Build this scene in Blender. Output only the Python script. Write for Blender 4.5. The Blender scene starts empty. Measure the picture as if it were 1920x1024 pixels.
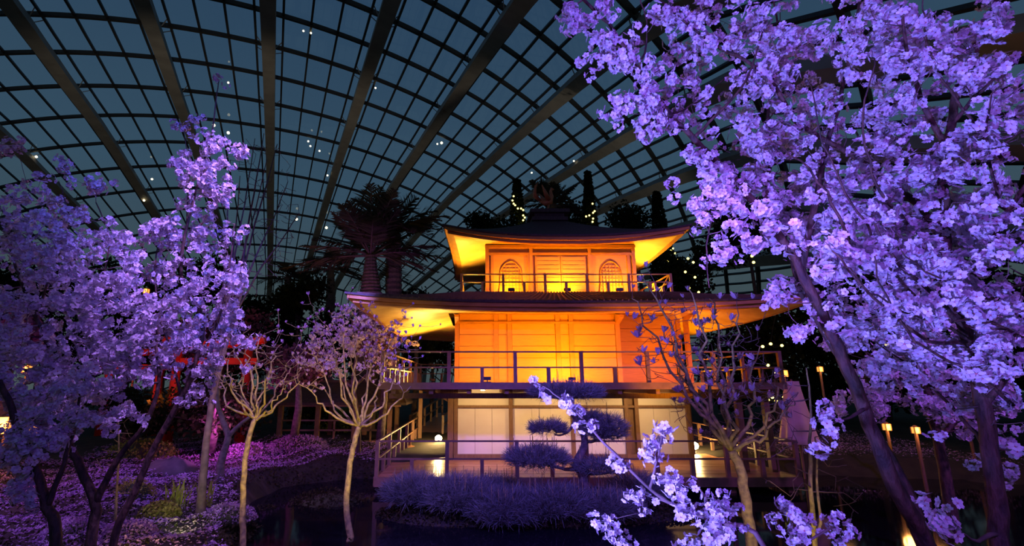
import bpy, math, random
import numpy as np
from mathutils import Vector, Matrix

R = random.Random(7)
NR = np.random.default_rng(11)
sc = bpy.context.scene
COL = sc.collection

# ------------------------------------------------------------------ camera, sky, lights, exposure
F, PPX, PPY, CAMZ = 900.0, 891.0, 512.0, 2.1
PIT = math.atan2(718 - 512, F)
CP, SP = math.cos(PIT), math.sin(PIT)
cd = bpy.data.cameras.new('camera')
cam = bpy.data.objects.new('camera', cd)
COL.objects.link(cam)
cam.location = (0, 0, CAMZ)
cam.rotation_euler = (math.pi / 2 + PIT, 0, 0)
cd.sensor_width = 36
cd.lens = F / 1920 * 36
cd.shift_x = (960 - PPX) / 1920
cd.clip_end = 600
sc.camera = cam

sc.view_settings.view_transform = 'Standard'
sc.view_settings.look = 'None'
sc.view_settings.gamma = 1
sc.view_settings.use_curve_mapping = False
sc.view_settings.exposure = 0.0
sc.cycles.use_denoising = True
sc.cycles.max_bounces = 3
sc.cycles.diffuse_bounces = 1
sc.cycles.glossy_bounces = 2
sc.cycles.adaptive_threshold = 0.04
sc.cycles.transparent_max_bounces = 16
sc.cycles.sample_clamp_indirect = 4

w = bpy.data.worlds.new('dusk_sky')
sc.world = w
w.use_nodes = True
wn, wl = w.node_tree.nodes, w.node_tree.links
wn.clear()
tc = wn.new('ShaderNodeTexCoord')
sx = wn.new('ShaderNodeSeparateXYZ')
rp = wn.new('ShaderNodeValToRGB')
bg = wn.new('ShaderNodeBackground')
wo = wn.new('ShaderNodeOutputWorld')
wl.new(tc.outputs['Generated'], sx.inputs[0])
wl.new(sx.outputs['Z'], rp.inputs[0])
wl.new(rp.outputs[0], bg.inputs[0])
wl.new(bg.outputs[0], wo.inputs[0])
cr = rp.color_ramp
cr.elements[0].position = 0.12
cr.elements[0].color = (0.060, 0.082, 0.086, 1)
cr.elements[1].position = 0.75
cr.elements[1].color = (0.022, 0.054, 0.110, 1)
e = cr.elements.new(0.36)
e.color = (0.043, 0.086, 0.130, 1)
bg.inputs[1].default_value = 1.0


def spot(loc, target, power, color, angle=80, size=0.15, blend=0.6):
    d = bpy.data.lights.new('wash_light', 'SPOT')
    d.energy = power
    d.color = color
    d.spot_size = math.radians(angle)
    d.spot_blend = blend
    d.shadow_soft_size = size
    o = bpy.data.objects.new('wash_light', d)
    COL.objects.link(o)
    o.location = loc
    o.rotation_euler = (Vector(target) - Vector(loc)).to_track_quat('-Z', 'Y').to_euler()
    return o


def point(loc, power, color, size=0.05, name='lamp_light'):
    d = bpy.data.lights.new(name, 'POINT')
    d.energy = power
    d.color = color
    d.shadow_soft_size = size
    o = bpy.data.objects.new(name, d)
    COL.objects.link(o)
    o.location = loc
    return o


VIOLET = (0.30, 0.17, 1.0)
BLUE = (0.16, 0.22, 1.0)
PURPLE = (0.55, 0.16, 1.0)
AMBER = (1.0, 0.34, 0.0)
WARM = (1.0, 0.62, 0.22)
# unseen wash spots added as key and fill on the garden
spot((-1.6, 0.4, 1.2), (1.75, 2.9, 3.2), 2000, (0.21, 0.19, 1.0), 48)        # low key from the path onto the near cherries
spot((0.5, -2.4, 4.2), (3.2, 3.4, 3.2), 720, (0.32, 0.10, 1.0), 70)
spot((1.2, 2.0, 6.8), (-2.9, 5.6, 4.4), 1500, (0.12, 0.14, 1.0), 34)
spot((2.2, -2.2, 3.6), (-4.5, 6.0, 2.0), 400, (0.20, 0.07, 1.0), 74)
spot((-9.5, 9.0, 6.5), (-4.5, 10.0, 0.0), 1300, (0.44, 0.14, 1.0), 80)
spot((-1.5, 3.5, 7.0), (-3.6, 8.2, 0.0), 2000, (0.46, 0.24, 1.0), 54)
spot((0.4, 4.4, 5.5), (0.9, 9.6, 0.0), 2100, (0.14, 0.09, 1.0), 60)
spot((0.9, 1.2, 3.2), (2.6, 5.2, 2.2), 240, (0.32, 0.14, 1.0), 42)
spot((9.0, 1.0, 7.0), (6.5, 10.0, 1.0), 1900, (0.42, 0.12, 1.0), 75)
# amber floods low on the bank in front of the pavilion
spot((-0.6, 9.9, 0.0), (0.6, 12.6, 4.6), 1000, (1.0, .36, .0), 56)
spot((5.4, 10.4, 0.0), (4.2, 12.6, 4.8), 1000, (1.0, .36, .0), 56)
# up-lights at the far side that graze the dome ribs
spot((-24, 34, 1), (-32, 62, 34), 4200, (1.0, .86, .66), 80)
spot((8, 32, 1), (6, 62, 30), 3200, (1.0, .86, .66), 80)


# ------------------------------------------------------------------ helpers
def at(px, py, Y):
    """the point at forward distance Y seen at pixel (px, py)"""
    xc, yc = (px - PPX) / F, (PPY - py) / F
    t = Y / (CP - yc * SP)
    return np.array([xc * t, Y, CAMZ + t * (SP + yc * CP)])


class MB:
    def __init__(s):
        s.V, s.F, s.M, s.n = [], [], [], 0

    def add(s, V, Fc, m=0):
        s.V.extend([tuple(v) for v in V])
        n = s.n
        for f in Fc:
            s.F.append([i + n for i in f])
        s.M.extend([m] * len(Fc))
        s.n += len(V)
        return s

    def box(s, x0, x1, y0, y1, z0, z1, m=0):
        return s.add([(x0, y0, z0), (x1, y0, z0), (x1, y1, z0), (x0, y1, z0), (x0, y0, z1), (x1, y0, z1), (x1, y1, z1), (x0, y1, z1)],
                     [(0, 3, 2, 1), (4, 5, 6, 7), (0, 1, 5, 4), (1, 2, 6, 5), (2, 3, 7, 6), (3, 0, 4, 7)], m)

    def bar(s, a, b, wd, h, m=0):
        """box beam from a to b, width wd sideways, height h"""
        a, b = Vector(a), Vector(b)
        d = (b - a).normalized()
        up = Vector((0, 0, 1)) if abs(d.z) < .95 else Vector((0, 1, 0))
        r = d.cross(up).normalized() * wd / 2
        u = r.cross(d).normalized() * h / 2
        V = [a - r - u, a + r - u, a + r + u, a - r + u, b - r - u, b + r - u, b + r + u, b - r + u]
        return s.add(V, [(0, 3, 2, 1), (4, 5, 6, 7), (0, 1, 5, 4), (1, 2, 6, 5), (2, 3, 7, 6), (3, 0, 4, 7)], m)

    def tube(s, P, rad, n=6, m=0):
        P = [Vector(p) for p in P]
        k = len(P)
        prev = None
        V = []
        for i in range(k):
            t = (P[min(i + 1, k - 1)] - P[max(i - 1, 0)])
            if t.length < 1e-9:
                t = Vector((0, 0, 1))
            t.normalize()
            if prev is None:
                a = Vector((1, 0, 0)) if abs(t.x) < .8 else Vector((0, 1, 0))
                u = t.cross(a).normalized()
            else:
                u = (prev - t * prev.dot(t))
                u = u.normalized() if u.length > 1e-6 else t.orthogonal().normalized()
            prev = u
            v = t.cross(u)
            r = rad[i] if hasattr(rad, '__len__') else rad
            for j in range(n):
                an = 2 * math.pi * j / n
                V.append(P[i] + (u * math.cos(an) + v * math.sin(an)) * r)
        Fc = [(i * n + j, i * n + (j + 1) % n, (i + 1) * n + (j + 1) % n, (i + 1) * n + j) for i in range(k - 1) for j in range(n)]
        Fc.append(tuple(range(n))[::-1])
        Fc.append(tuple((k - 1) * n + j for j in range(n)))
        return s.add(V, Fc, m)

    def lathe(s, c, prof, n=12, m=0):
        c = Vector(c)
        V = []
        for r, z in prof:
            for j in range(n):
                an = 2 * math.pi * j / n
                V.append(c + Vector((r * math.cos(an), r * math.sin(an), z)))
        k = len(prof)
        Fc = [(i * n + j, i * n + (j + 1) % n, (i + 1) * n + (j + 1) % n, (i + 1) * n + j) for i in range(k - 1) for j in range(n)]
        Fc.append(tuple(range(n))[::-1])
        Fc.append(tuple((k - 1) * n + j for j in range(n)))
        return s.add(V, Fc, m)

    def build(s, name, mat, parent=None, smooth=False):
        me = bpy.data.meshes.new(name)
        me.from_pydata(s.V, [], s.F)
        mats = mat if isinstance(mat, (list, tuple)) else [mat]
        for x in mats:
            me.materials.append(x)
        if len(mats) > 1:
            me.polygons.foreach_set('material_index', s.M)
        if smooth:
            me.polygons.foreach_set('use_smooth', [True] * len(s.F))
        me.update()
        return link(name, me, parent)


def link(name, me, parent=None):
    o = bpy.data.objects.new(name, me)
    COL.objects.link(o)
    if parent is not None:
        o.parent = parent
        o.location = -wloc(parent)
    return o


def wloc(o):
    v = Vector((0, 0, 0))
    while o is not None:
        v += o.location
        o = o.parent
    return v


def npmesh(name, V, Fc, mats, parent=None, midx=None, smooth=False):
    """uniform polygons, fast"""
    V = np.asarray(V, np.float32)
    Fc = np.asarray(Fc, np.int32)
    me = bpy.data.meshes.new(name)
    m, k = Fc.shape
    me.vertices.add(len(V))
    me.vertices.foreach_set('co', V.ravel())
    me.loops.add(m * k)
    me.loops.foreach_set('vertex_index', Fc.ravel())
    me.polygons.add(m)
    me.polygons.foreach_set('loop_start', np.arange(0, m * k, k, dtype=np.int32))
    for x in (mats if isinstance(mats, (list, tuple)) else [mats]):
        me.materials.append(x)
    if midx is not None:
        me.polygons.foreach_set('material_index', np.asarray(midx, np.int32))
    if smooth:
        me.polygons.foreach_set('use_smooth', np.ones(m, bool))
    me.update(calc_edges=True)
    return link(name, me, parent)


def tag(o, label=None, cat=None, group=None, kind=None):
    if label:
        o['label'] = label
    if cat:
        o['category'] = cat
    if group:
        o['group'] = group
    if kind:
        o['kind'] = kind
    return o


def empty(name, loc, label=None, cat=None, group=None, kind=None):
    o = bpy.data.objects.new(name, None)
    COL.objects.link(o)
    o.location = Vector([float(x) for x in loc])
    o.empty_display_size = .1
    return tag(o, label, cat, group, kind)


def mat(name, c1, c2=None, rough=.6, scale=6, bump=0.0, metal=0.0, emit=None, strength=0, stretch=(1, 1, 1), coat=0, spec=.5, detail=4):
    m = bpy.data.materials.new(name)
    m.use_nodes = True
    n, l = m.node_tree.nodes, m.node_tree.links
    b = n['Principled BSDF']
    b.inputs['Roughness'].default_value = rough
    b.inputs['Metallic'].default_value = metal
    b.inputs['Specular IOR Level'].default_value = spec
    if coat:
        b.inputs['Coat Weight'].default_value = coat
        b.inputs['Coat Roughness'].default_value = .15
    c2 = c2 or tuple(x * .75 for x in c1)
    t = n.new('ShaderNodeTexCoord')
    mp = n.new('ShaderNodeMapping')
    mp.inputs['Scale'].default_value = stretch
    nz = n.new('ShaderNodeTexNoise')
    nz.inputs['Scale'].default_value = scale
    nz.inputs['Detail'].default_value = detail
    rr = n.new('ShaderNodeValToRGB')
    rr.color_ramp.elements[0].position = .35
    rr.color_ramp.elements[1].position = .65
    rr.color_ramp.elements[0].color = (*c2, 1)
    rr.color_ramp.elements[1].color = (*c1, 1)
    l.new(t.outputs['Object'], mp.inputs[0])
    l.new(mp.outputs[0], nz.inputs[0])
    l.new(nz.outputs[0], rr.inputs[0])
    l.new(rr.outputs[0], b.inputs['Base Color'])
    if bump:
        bp = n.new('ShaderNodeBump')
        bp.inputs['Strength'].default_value = bump
        bp.inputs['Distance'].default_value = .03
        l.new(nz.outputs[0], bp.inputs['Height'])
        l.new(bp.outputs[0], b.inputs['Normal'])
    if emit:
        b.inputs['Emission Color'].default_value = (*emit, 1)
        b.inputs['Emission Strength'].default_value = strength
    return m


def leafmat(name, c1, c2, trans=.35, rough=.6):
    """thin petals and leaves: diffuse plus light passing through"""
    m = bpy.data.materials.new(name)
    m.use_nodes = True
    n, l = m.node_tree.nodes, m.node_tree.links
    n.clear()
    g = n.new('ShaderNodeNewGeometry')
    rr = n.new('ShaderNodeValToRGB')
    rr.color_ramp.elements[0].color = (*c1, 1)
    rr.color_ramp.elements[1].color = (*c2, 1)
    d = n.new('ShaderNodeBsdfDiffuse')
    t = n.new('ShaderNodeBsdfTranslucent')
    mx = n.new('ShaderNodeMixShader')
    mx.inputs[0].default_value = trans
    o = n.new('ShaderNodeOutputMaterial')
    l.new(g.outputs['Random Per Island'], rr.inputs[0])
    l.new(rr.outputs[0], d.inputs[0])
    l.new(rr.outputs[0], t.inputs[0])
    l.new(d.outputs[0], mx.inputs[1])
    l.new(t.outputs[0], mx.inputs[2])
    l.new(mx.outputs[0], o.inputs[0])
    return m


def glassmat(name):
    m = bpy.data.materials.new(name)
    m.use_nodes = True
    n, l = m.node_tree.nodes, m.node_tree.links
    n.clear()
    t = n.new('ShaderNodeBsdfTransparent')
    t.inputs[0].default_value = (.93, .96, .97, 1)
    g = n.new('ShaderNodeBsdfGlossy')
    g.inputs['Roughness'].default_value = .02
    fr = n.new('ShaderNodeValue')
    fr.outputs[0].default_value = .035
    mx = n.new('ShaderNodeMixShader')
    o = n.new('ShaderNodeOutputMaterial')
    l.new(fr.outputs[0], mx.inputs[0])
    l.new(t.outputs[0], mx.inputs[1])
    l.new(g.outputs[0], mx.inputs[2])
    l.new(mx.outputs[0], o.inputs[0])
    return m


M = {
    'gold': mat('gold_lacquer', (.80, .40, .035), (.72, .35, .028), .5, 3, .1, stretch=(1, 1, 8)),
    'goldtrim': mat('gold_trim', (.64, .30, .03), (.54, .24, .022), .5, 5),
    'soffit': mat('soffit_gold_leaf', (.88, .64, .18), (.68, .43, .09), .45, 2.2, .1, detail=8),
    'fascia': mat('fascia_wood', (.58, .26, .05), (.44, .18, .03), .55, 4, stretch=(1, 1, 6)),
    'panel': mat('plaster_panel', (.80, .74, .66), (.76, .69, .60), .8, 2),
    'timber': mat('dark_timber', (.24, .13, .06), (.17, .09, .04), .6, 6, .1, stretch=(6, 6, 1)),
    'rail': mat('rail_timber', (.24, .13, .075), (.18, .10, .055), .5, 6, .05),
    'deck': mat('deck_plank', (.50, .25, .12), (.36, .17, .08), .30, 3, .15, stretch=(1, 10, 1)),
    'shingle': mat('roof_shingle', (.085, .06, .055), (.05, .036, .034), .8, 14, .3),
    'batten': mat('roof_batten', (.20, .12, .08), (.14, .08, .05), .6, 8),
    'bronze': mat('bronze', (.62, .22, .09), (.48, .16, .06), .4, 8, metal=.2),
    'blackmetal': mat('black_metal', (.02, .02, .02), (.015, .015, .015), .5, 8),
    'bark': mat('cherry_bark', (.12, .06, .04), (.035, .02, .016), .7, 22, 1.0, stretch=(1, 1, .4)),
    'lichen': mat('lichen_bark', (.46, .36, .13), (.20, .15, .08), .8, 18, .6),
    'twig': mat('twig_bark', (.21, .13, .12), (.11, .07, .065), .8, 10),
    'pinebark': mat('pine_bark', (.16, .12, .10), (.07, .05, .045), .85, 12, .6),
    'palmbark': mat('palm_bark', (.20, .14, .10), (.09, .06, .05), .85, 9, .6, stretch=(1, 1, 5)),
    'ground': mat('garden_soil', (.034, .028, .016), (.014, .013, .008), .95, 2.5, .8),
    'moss': mat('moss', (.06, .075, .02), (.03, .035, .012), .9, 5, .8),
    'rock': mat('rock', (.12, .09, .09), (.05, .04, .045), .8, 3, .6),
    'steel': mat('dome_steel', (.040, .034, .032), (.032, .027, .026), .6, 4),
    'ribsteel': mat('rib_steel', (.40, .37, .33), (.32, .29, .26), .6, .6),
    'red': mat('vermilion_paint', (.80, .045, .02), (.65, .03, .015), .45, 4),
    'roofdark': mat('thatch_roof', (.075, .05, .045), (.045, .03, .028), .85, 10, .4),
    'drape': mat('pale_cloth', (.62, .44, .42), (.55, .38, .37), .8, 5),
    'glow': mat('warm_lamp_glow', (1, .75, .4), (1, .75, .4), .5, 1, emit=(1.0, .66, .26), strength=70),
    'paper': mat('lit_paper', (1, .55, .2), (1, .5, .15), .6, 4, emit=(1.0, .36, .06), strength=1.3),
    'bulb': mat('fairy_bulb', (1, .9, .3), (1, .9, .3), .5, 1, emit=(1.0, .82, .18), strength=4.5),
    'roofglint': mat('roof_glint_glow', (1, .9, .6), (1, .9, .6), .5, 1, emit=(1.0, .86, .52), strength=3.0),  # glow that stands for lamp reflections in the dome glass
    'glass': glassmat('dome_glass'),
    'petal': leafmat('cherry_petal', (.58, .44, .60), (.95, .88, .94), .24),
    'stamen': leafmat('cherry_stamen', (.42, .10, .16), (.60, .22, .22), .2),
    'magnolia': leafmat('magnolia_petal', (.34, .18, .34), (.66, .48, .64), .3),
    'heath': leafmat('heath_flower', (.30, .14, .36), (.72, .52, .74), .3),
    'heathleaf': leafmat('heath_leaf', (.030, .034, .015), (.07, .06, .03), .2),
    'needle': leafmat('pine_needle', (.10, .12, .11), (.30, .31, .28), .2),
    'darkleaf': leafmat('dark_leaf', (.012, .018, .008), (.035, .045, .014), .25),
    'palmleaf': leafmat('palm_leaf', (.05, .045, .03), (.12, .10, .06), .25),
    'iris': leafmat('iris_leaf', (.16, .24, .03), (.36, .42, .06), .3),
    'bud': leafmat('yellow_shrub_leaf', (.20, .19, .04), (.42, .38, .08), .3),
    'purplefol': leafmat('purple_leaf', (.16, .06, .12), (.30, .12, .20), .3),
}

for k in ('glow', 'paper', 'bulb', 'roofglint'):      # these only show; separate light objects do the lighting
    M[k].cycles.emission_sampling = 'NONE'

# pond water: dark, mirror-like with small ripples
wm = bpy.data.materials.new('pond_water')
wm.use_nodes = True
_n, _l = wm.node_tree.nodes, wm.node_tree.links
_b = _n['Principled BSDF']
_b.inputs['Base Color'].default_value = (.006, .006, .008, 1)
_b.inputs['Roughness'].default_value = .06
_b.inputs['IOR'].default_value = 1.33
_nz = _n.new('ShaderNodeTexNoise')
_nz.inputs['Scale'].default_value = 5
_bp = _n.new('ShaderNodeBump')
_bp.inputs['Strength'].default_value = .12
_bp.inputs['Distance'].default_value = .02
_l.new(_nz.outputs[0], _bp.inputs['Height'])
_l.new(_bp.outputs[0], _b.inputs['Normal'])
M['water'] = wm

# ------------------------------------------------------------------ ground and pond
def pond_mask(x, y):
    """1 inside the pond, 0 on land"""
    d1 = ((x - 3.2) / 7.0) ** 2 + ((y - 9.6) / 5.6) ** 2          # round the pavilion front
    d2 = ((x + 2.6) / 2.3) ** 2 + ((y - 11.2) / 2.3) ** 2         # dark inlet on the near side of the covered walk
    d3 = ((x - 9.0) / 6.0) ** 2 + ((y - 10.0) / 4.0) ** 2
    d = np.minimum(np.minimum(d1, d2), d3)
    return np.clip((1.12 - d) / .24, 0, 1)


def ground_z(x, y):
    x, y = np.asarray(x, float), np.asarray(y, float)
    z = .05 + .07 * np.sin(x * .9 + 1.3) * np.cos(y * .7) + .04 * np.sin(x * 2.3 + y * 1.7)
    bank = np.exp(-(((x - 1.2) / 3.4) ** 2 + ((y - 9.9) / 0.9) ** 2))   # planted bank with the pines
    m = pond_mask(x, y) * (1 - np.clip(bank * 1.5, 0, 1))
    z = z * (1 - m) + (-.75) * m
    return z - .26 * np.clip(bank * 1.3, 0, 1)


n = 150
gx = np.sign(np.linspace(-1, 1, n)) * (np.abs(np.linspace(-1, 1, n)) ** 2.2) * 120
gy = np.linspace(0, 1, n) ** 2.2 * 165 - 6
GX, GY = np.meshgrid(gx, gy)
GV = np.stack([GX, GY, ground_z(GX, GY)], -1).reshape(-1, 3)
idx = np.arange(n * n).reshape(n, n)
GF = np.stack([idx[:-1, :-1], idx[:-1, 1:], idx[1:, 1:], idx[1:, :-1]], -1).reshape(-1, 4)
tag(npmesh('ground', GV, GF, M['ground'], smooth=True), 'dark garden soil under the plants', kind='structure')
b = MB()
b.box(-8, 17, 2.5, 16, -.60, -.36)
tag(b.build('pond_water', M['water']), 'dark still pond mirroring the lit pavilion', kind='structure')

# ------------------------------------------------------------------ glass dome
DP = [0.3935, 1.7378, -0.1176, -0.0995, 0.2902, -0.0264, -1.1958, -0.0736, -0.3465, 0.0489, 2.3136, 0.3041, -0.0146, 0.3736]
DV = [129.0745, 122.1292, 115.0501, 107.8219, 100.3743, 92.7262, 85.0582, 77.5168, 69.8197, 62.0266, 54.8503, 48.0493, 41.5381, 35.4232, 29.8237, 24.7964, 19.881, 15.1098, 10.5136]
DW = [25.9276, 28.5348, 30.7211, 32.49, 33.969, 35.0843, 35.836, 36.2926, 36.2527, 35.6767, 35.0448, 34.1635, 32.9372, 31.5121, 29.8262, 27.9363, 25.7013, 23.1324, 20.244]
DV = np.array([141.0, 140.5, 139.5, 137.2, 134.0] + DV + [5.0, -1.0, -7.0, -12.5, -17.0, -19.0])        # the shell comes down to the ground at both ends
DW = np.array([-5.0, 3.0, 10.5, 17.2, 22.2] + DW + [17.6, 15.0, 12.2, 8.6, 4.0, -1.5])
JLO, JHI = -16, 13


def dome(i, j):
    al, i0, g1, g2, a0, a1, c0, c1, c2, c3, k1, k2, c4, k3 = DP
    jj = min(max(j - JLO, 0), JHI - JLO - 1e-4)
    k = int(jj)
    t = jj - k
    v = DV[k] * (1 - t) + DV[k + 1] * t
    ww = DW[k] * (1 - t) + DW[k + 1] * t
    q = min(max(j, -11.0), 7.0) / 5
    u = (i - i0) * 2.5 * (1 + g1 * q + g2 * q * q)
    x = u / 20
    z = ww + (a0 + a1 * q) * x + (c0 + c1 * q + c2 * q * q) * x * x + c3 * x ** 3 + c4 * x ** 4
    v = v + k1 * x * x + k2 * x * x * q + k3 * x * 5
    return Vector((u * math.cos(al) - v * math.sin(al), u * math.sin(al) + v * math.cos(al), z + CAMZ))


ILO, IHI = -19, 44
dome_root = empty('ceiling', (0, 60, 30), 'dark steel and glass dome against the dusk sky', kind='structure')
NODE = {(i, j): dome(i, j) for i in range(ILO, IHI + 1) for j in range(JLO, JHI + 1)}


def dnormal(i, j):
    a = dome(i + .3, j) - dome(i - .3, j)
    c = dome(i, j + .3) - dome(i, j - .3)
    nn = a.cross(c).normalized()
    return nn if nn.z < 0 else -nn      # inward


def ribbon(P, Nn, wd, h, name, m, parent, drop=0.0):
    """rectangular steel section swept along P, depth h along the inward normal"""
    V, Fc = [], []
    k = len(P)
    for q in range(k):
        t = (P[min(q + 1, k - 1)] - P[max(q - 1, 0)]).normalized()
        s_ = t.cross(Nn[q]).normalized() * wd / 2
        a = P[q] + Nn[q] * drop
        c = a + Nn[q] * h
        V += [a - s_, a + s_, c + s_, c - s_]
    for q in range(k - 1):
        for r in range(4):
            Fc.append((q * 4 + r, q * 4 + (r + 1) % 4, q * 4 + 4 + (r + 1) % 4, q * 4 + 4 + r))
    mb = MB()
    mb.add(V, Fc + [(3, 2, 1, 0), (k * 4 - 4, k * 4 - 3, k * 4 - 2, k * 4 - 1)])
    return mb.build(name, m, parent)


for i in range(ILO, IHI + 1):
    js = [j / 2 for j in range(JLO * 2, JHI * 2 + 1)]
    js = [j for j in js if dome(i, j).z > -1]
    ribbon([dome(i, j) for j in js], [dnormal(i, j) for j in js], .20, .26, 'mullion', M['steel'], dome_root)
for j in range(JLO + 1, JHI + 1):
    is_ = [i / 2 for i in range(ILO * 2, IHI * 2 + 1) if dome(i / 2, j).z > -1]
    ribbon([dome(i, j) for i in is_], [dnormal(i, j) for i in is_], .33, .36, 'purlin', M['steel'], dome_root)
for k in range(-4, 9):
    i = .5 + 4 * k
    js = [j / 2 for j in range(JLO * 2, JHI * 2 + 1)]
    js = [j for j in js if dome(i, j).z > 0]
    P = [dome(i, j) for j in js]
    Nn = [dnormal(i, j) for j in js]
    rb = ribbon(P, Nn, 1.25, .8, 'rib', M['ribsteel'], dome_root, drop=.75)
    for s_ in (-1, 1):        # struts that carry the shell on the rib
        mb = MB()
        for j in range(JLO + 2, JHI + 1, 2):
            if dome(i, j).z < 1:
                continue
            p0 = dome(i, j) + dnormal(i, j) * 1.1
            mb.bar(p0, dome(i + s_ * .5, j - .18), .07, .07)
            mb.bar(p0, dome(i + s_ * .5, j + .18), .07, .07)
        mb.build('strut', M['ribsteel'], rb)
    if k % 2 == 0:
        for j in (-7.4, -3.4, .4):
            nn = dnormal(i, j)
            p0 = dome(i, j) + nn * 1.45
            mb = MB()
            mb.lathe(p0, [(.45, -.12), (.62, -.06), (.62, .06), (.45, .12)], 10)
            mb.build('node_casting', M['ribsteel'], rb)

panes = []
for i in range(ILO, IHI):
    for j in range(JLO, JHI):
        q = [NODE[i, j], NODE[i + 1, j], NODE[i + 1, j + 1], NODE[i, j + 1]]
        if max(p.z for p in q) < 0:
            continue
        c = (q[0] + q[1] + q[2] + q[3]) / 4
        zc = c.y * CP + (c.z - CAMZ) * SP
        yc = -c.y * SP + (c.z - CAMZ) * CP
        vis = zc > 1 and -30 < PPX + F * c.x / zc < 1950 and -40 < PPY - F * yc / zc < 560
        px = PPX + F * c.x / max(zc, .1)
        score = (1e3 if vis else 0) - (500 if px > 1330 else 0) - zc
        panes.append((score, i, j, q))
panes.sort(key=lambda t: -t[0])
rest = MB()
PF = [(0, 1, 2, 3), (7, 6, 5, 4), (0, 4, 5, 1), (1, 5, 6, 2), (2, 6, 7, 3), (3, 7, 4, 0)]
for k, (s_, i, j, q) in enumerate(panes):
    nn = dnormal(i + .5, j + .5) * .03
    V = q + [p + nn for p in q]
    if k < 300:
        mb = MB()
        mb.add(V, PF)
        mb.build('pane', M['glass'], dome_root)
    else:
        rest.add(V, PF)
rest.build('pane_field', M['glass'], dome_root)['kind'] = 'stuff'

# ------------------------------------------------------------------ golden pavilion
CX, CY = 2.5, 15.8
pav = empty('pavilion', (CX, CY, 0), 'golden three-tiered timber pavilion lit amber beside the pond', 'pavilion')


def ring(hx, hy, z, up=0.0, pw=3.0, n=24, flare=0.0):
    """square ring with upturned corners, counter-clockwise from front left"""
    out = []
    for side in range(4):
        for k in range(n):
            s_ = -1 + 2 * k / n
            e_ = abs(s_) ** pw
            fx = flare * e_
            x, y = {0: (s_ * (hx + fx), -(hy + fx)), 1: (hx + fx, s_ * (hy + fx)), 2: (-s_ * (hx + fx), hy + fx), 3: (-(hx + fx), -s_ * (hy + fx))}[side]
            out.append((CX + x, CY + y, z + up * e_))
    return out


def loft(rings, name, m, parent, smooth=True, cap=False):
    n_ = len(rings[0])
    V = [p for r in rings for p in r]
    Fc = [(k * n_ + i, k * n_ + (i + 1) % n_, (k + 1) * n_ + (i + 1) % n_, (k + 1) * n_ + i) for k in range(len(rings) - 1) for i in range(n_)]
    if cap:
        Fc.append(tuple((len(rings) - 1) * n_ + i for i in range(n_)))
    mb = MB()
    mb.add(V, Fc)
    return mb.build(name, m, parent, smooth)


def tier_roof(hx, hy, ze, up, tx, ty, zt, wx, wy, zs, pw, power, flare, name):
    """top skin, stepped fascia, soffit"""
    prof = lambda t: ze + (zt - ze) * (t ** power)
    rs = []
    for k in range(13):
        t = k / 12
        rs.append(ring(hx + (tx - hx) * t, hy + (ty - hy) * t, prof(t), up * (1 - t) ** 2, pw, flare=flare * (1 - t)))
    top = loft(rs, 'roof_skin', M['shingle'], pav, cap=True)
    o = lambda ins, dz, ff=1: ring(hx - ins, hy - ins, ze + dz, up * ff, pw, flare=flare)
    loft([o(0, 0), o(0, -.05), o(.05, -.055)], 'eave_edge', M['shingle'], top, False)
    loft([o(.05, -.052), o(.05, -.14), o(.16, -.15)], 'upper_fascia', M['fascia'], top, False)
    loft([o(.16, -.148, .95), o(.16, -.22, .95), o(.30, -.23, .92)], 'lower_fascia', M['fascia'], top, False)
    r2 = []
    for k in range(9):
        t = k / 8
        r2.append(ring(hx - .30 + (wx - hx + .30) * t, hy - .30 + (wy - hy + .30) * t, (ze - .225) * (1 - t) + zs * t, up * .9 * (1 - t) ** 1.4, pw, flare=flare * (1 - t)))
    loft(r2, 'soffit', M['soffit'], top)
    return top


WX0, WX1, WY0, WY1 = -.60, 6.35, 14.3, 18.6        # walls of the two lower floors
lower_roof = tier_roof(5.43, 4.75, 3.97, .20, 2.95, 2.95, 4.50, 3.3, 1.6, 4.12, 3.2, 1.15, .10, 'lower_roof')
upper_roof = tier_roof(3.25, 3.25, 6.06, .26, .42, .42, 7.45, 2.15, 2.15, 6.10, 2.6, 1.35, .14, 'upper_roof')

# battens laid up the lower roof
bat = None
for k in range(74):
    s_ = -.97 + 1.94 * k / 73
    mb = MB()
    for a in range(3):
        t0, t1 = a / 3, (a + 1) / 3
        def pt(t):
            hx, hy = 5.43 + (2.95 - 5.43) * t, 4.75 + (2.95 - 4.75) * t
            return (CX + s_ * hx, CY - hy, 3.97 + .53 * t ** 1.15 + .20 * (1 - t) ** 2 * abs(s_) ** 3.2 + .012)
        mb.bar(pt(t0), pt(t1), .035, .03)
    mb.build('roof_batten', M['batten'], lower_roof)
for side in (-1, 1):
    for k in range(24):
        s_ = -.95 + 1.9 * k / 23
        mb = MB()
        def pt(t):
            hx, hy = 5.43 + (2.95 - 5.43) * t, 4.75 + (2.95 - 4.75) * t
            return (CX + side * hx, CY + s_ * hy, 3.97 + .53 * t ** 1.15 + .20 * (1 - t) ** 2 * abs(s_) ** 3.2 + .012)
        for a in range(3):
            mb.bar(pt(a / 3), pt((a + 1) / 3), .035, .03)
        mb.build('roof_batten', M['batten'], lower_roof)

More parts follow.
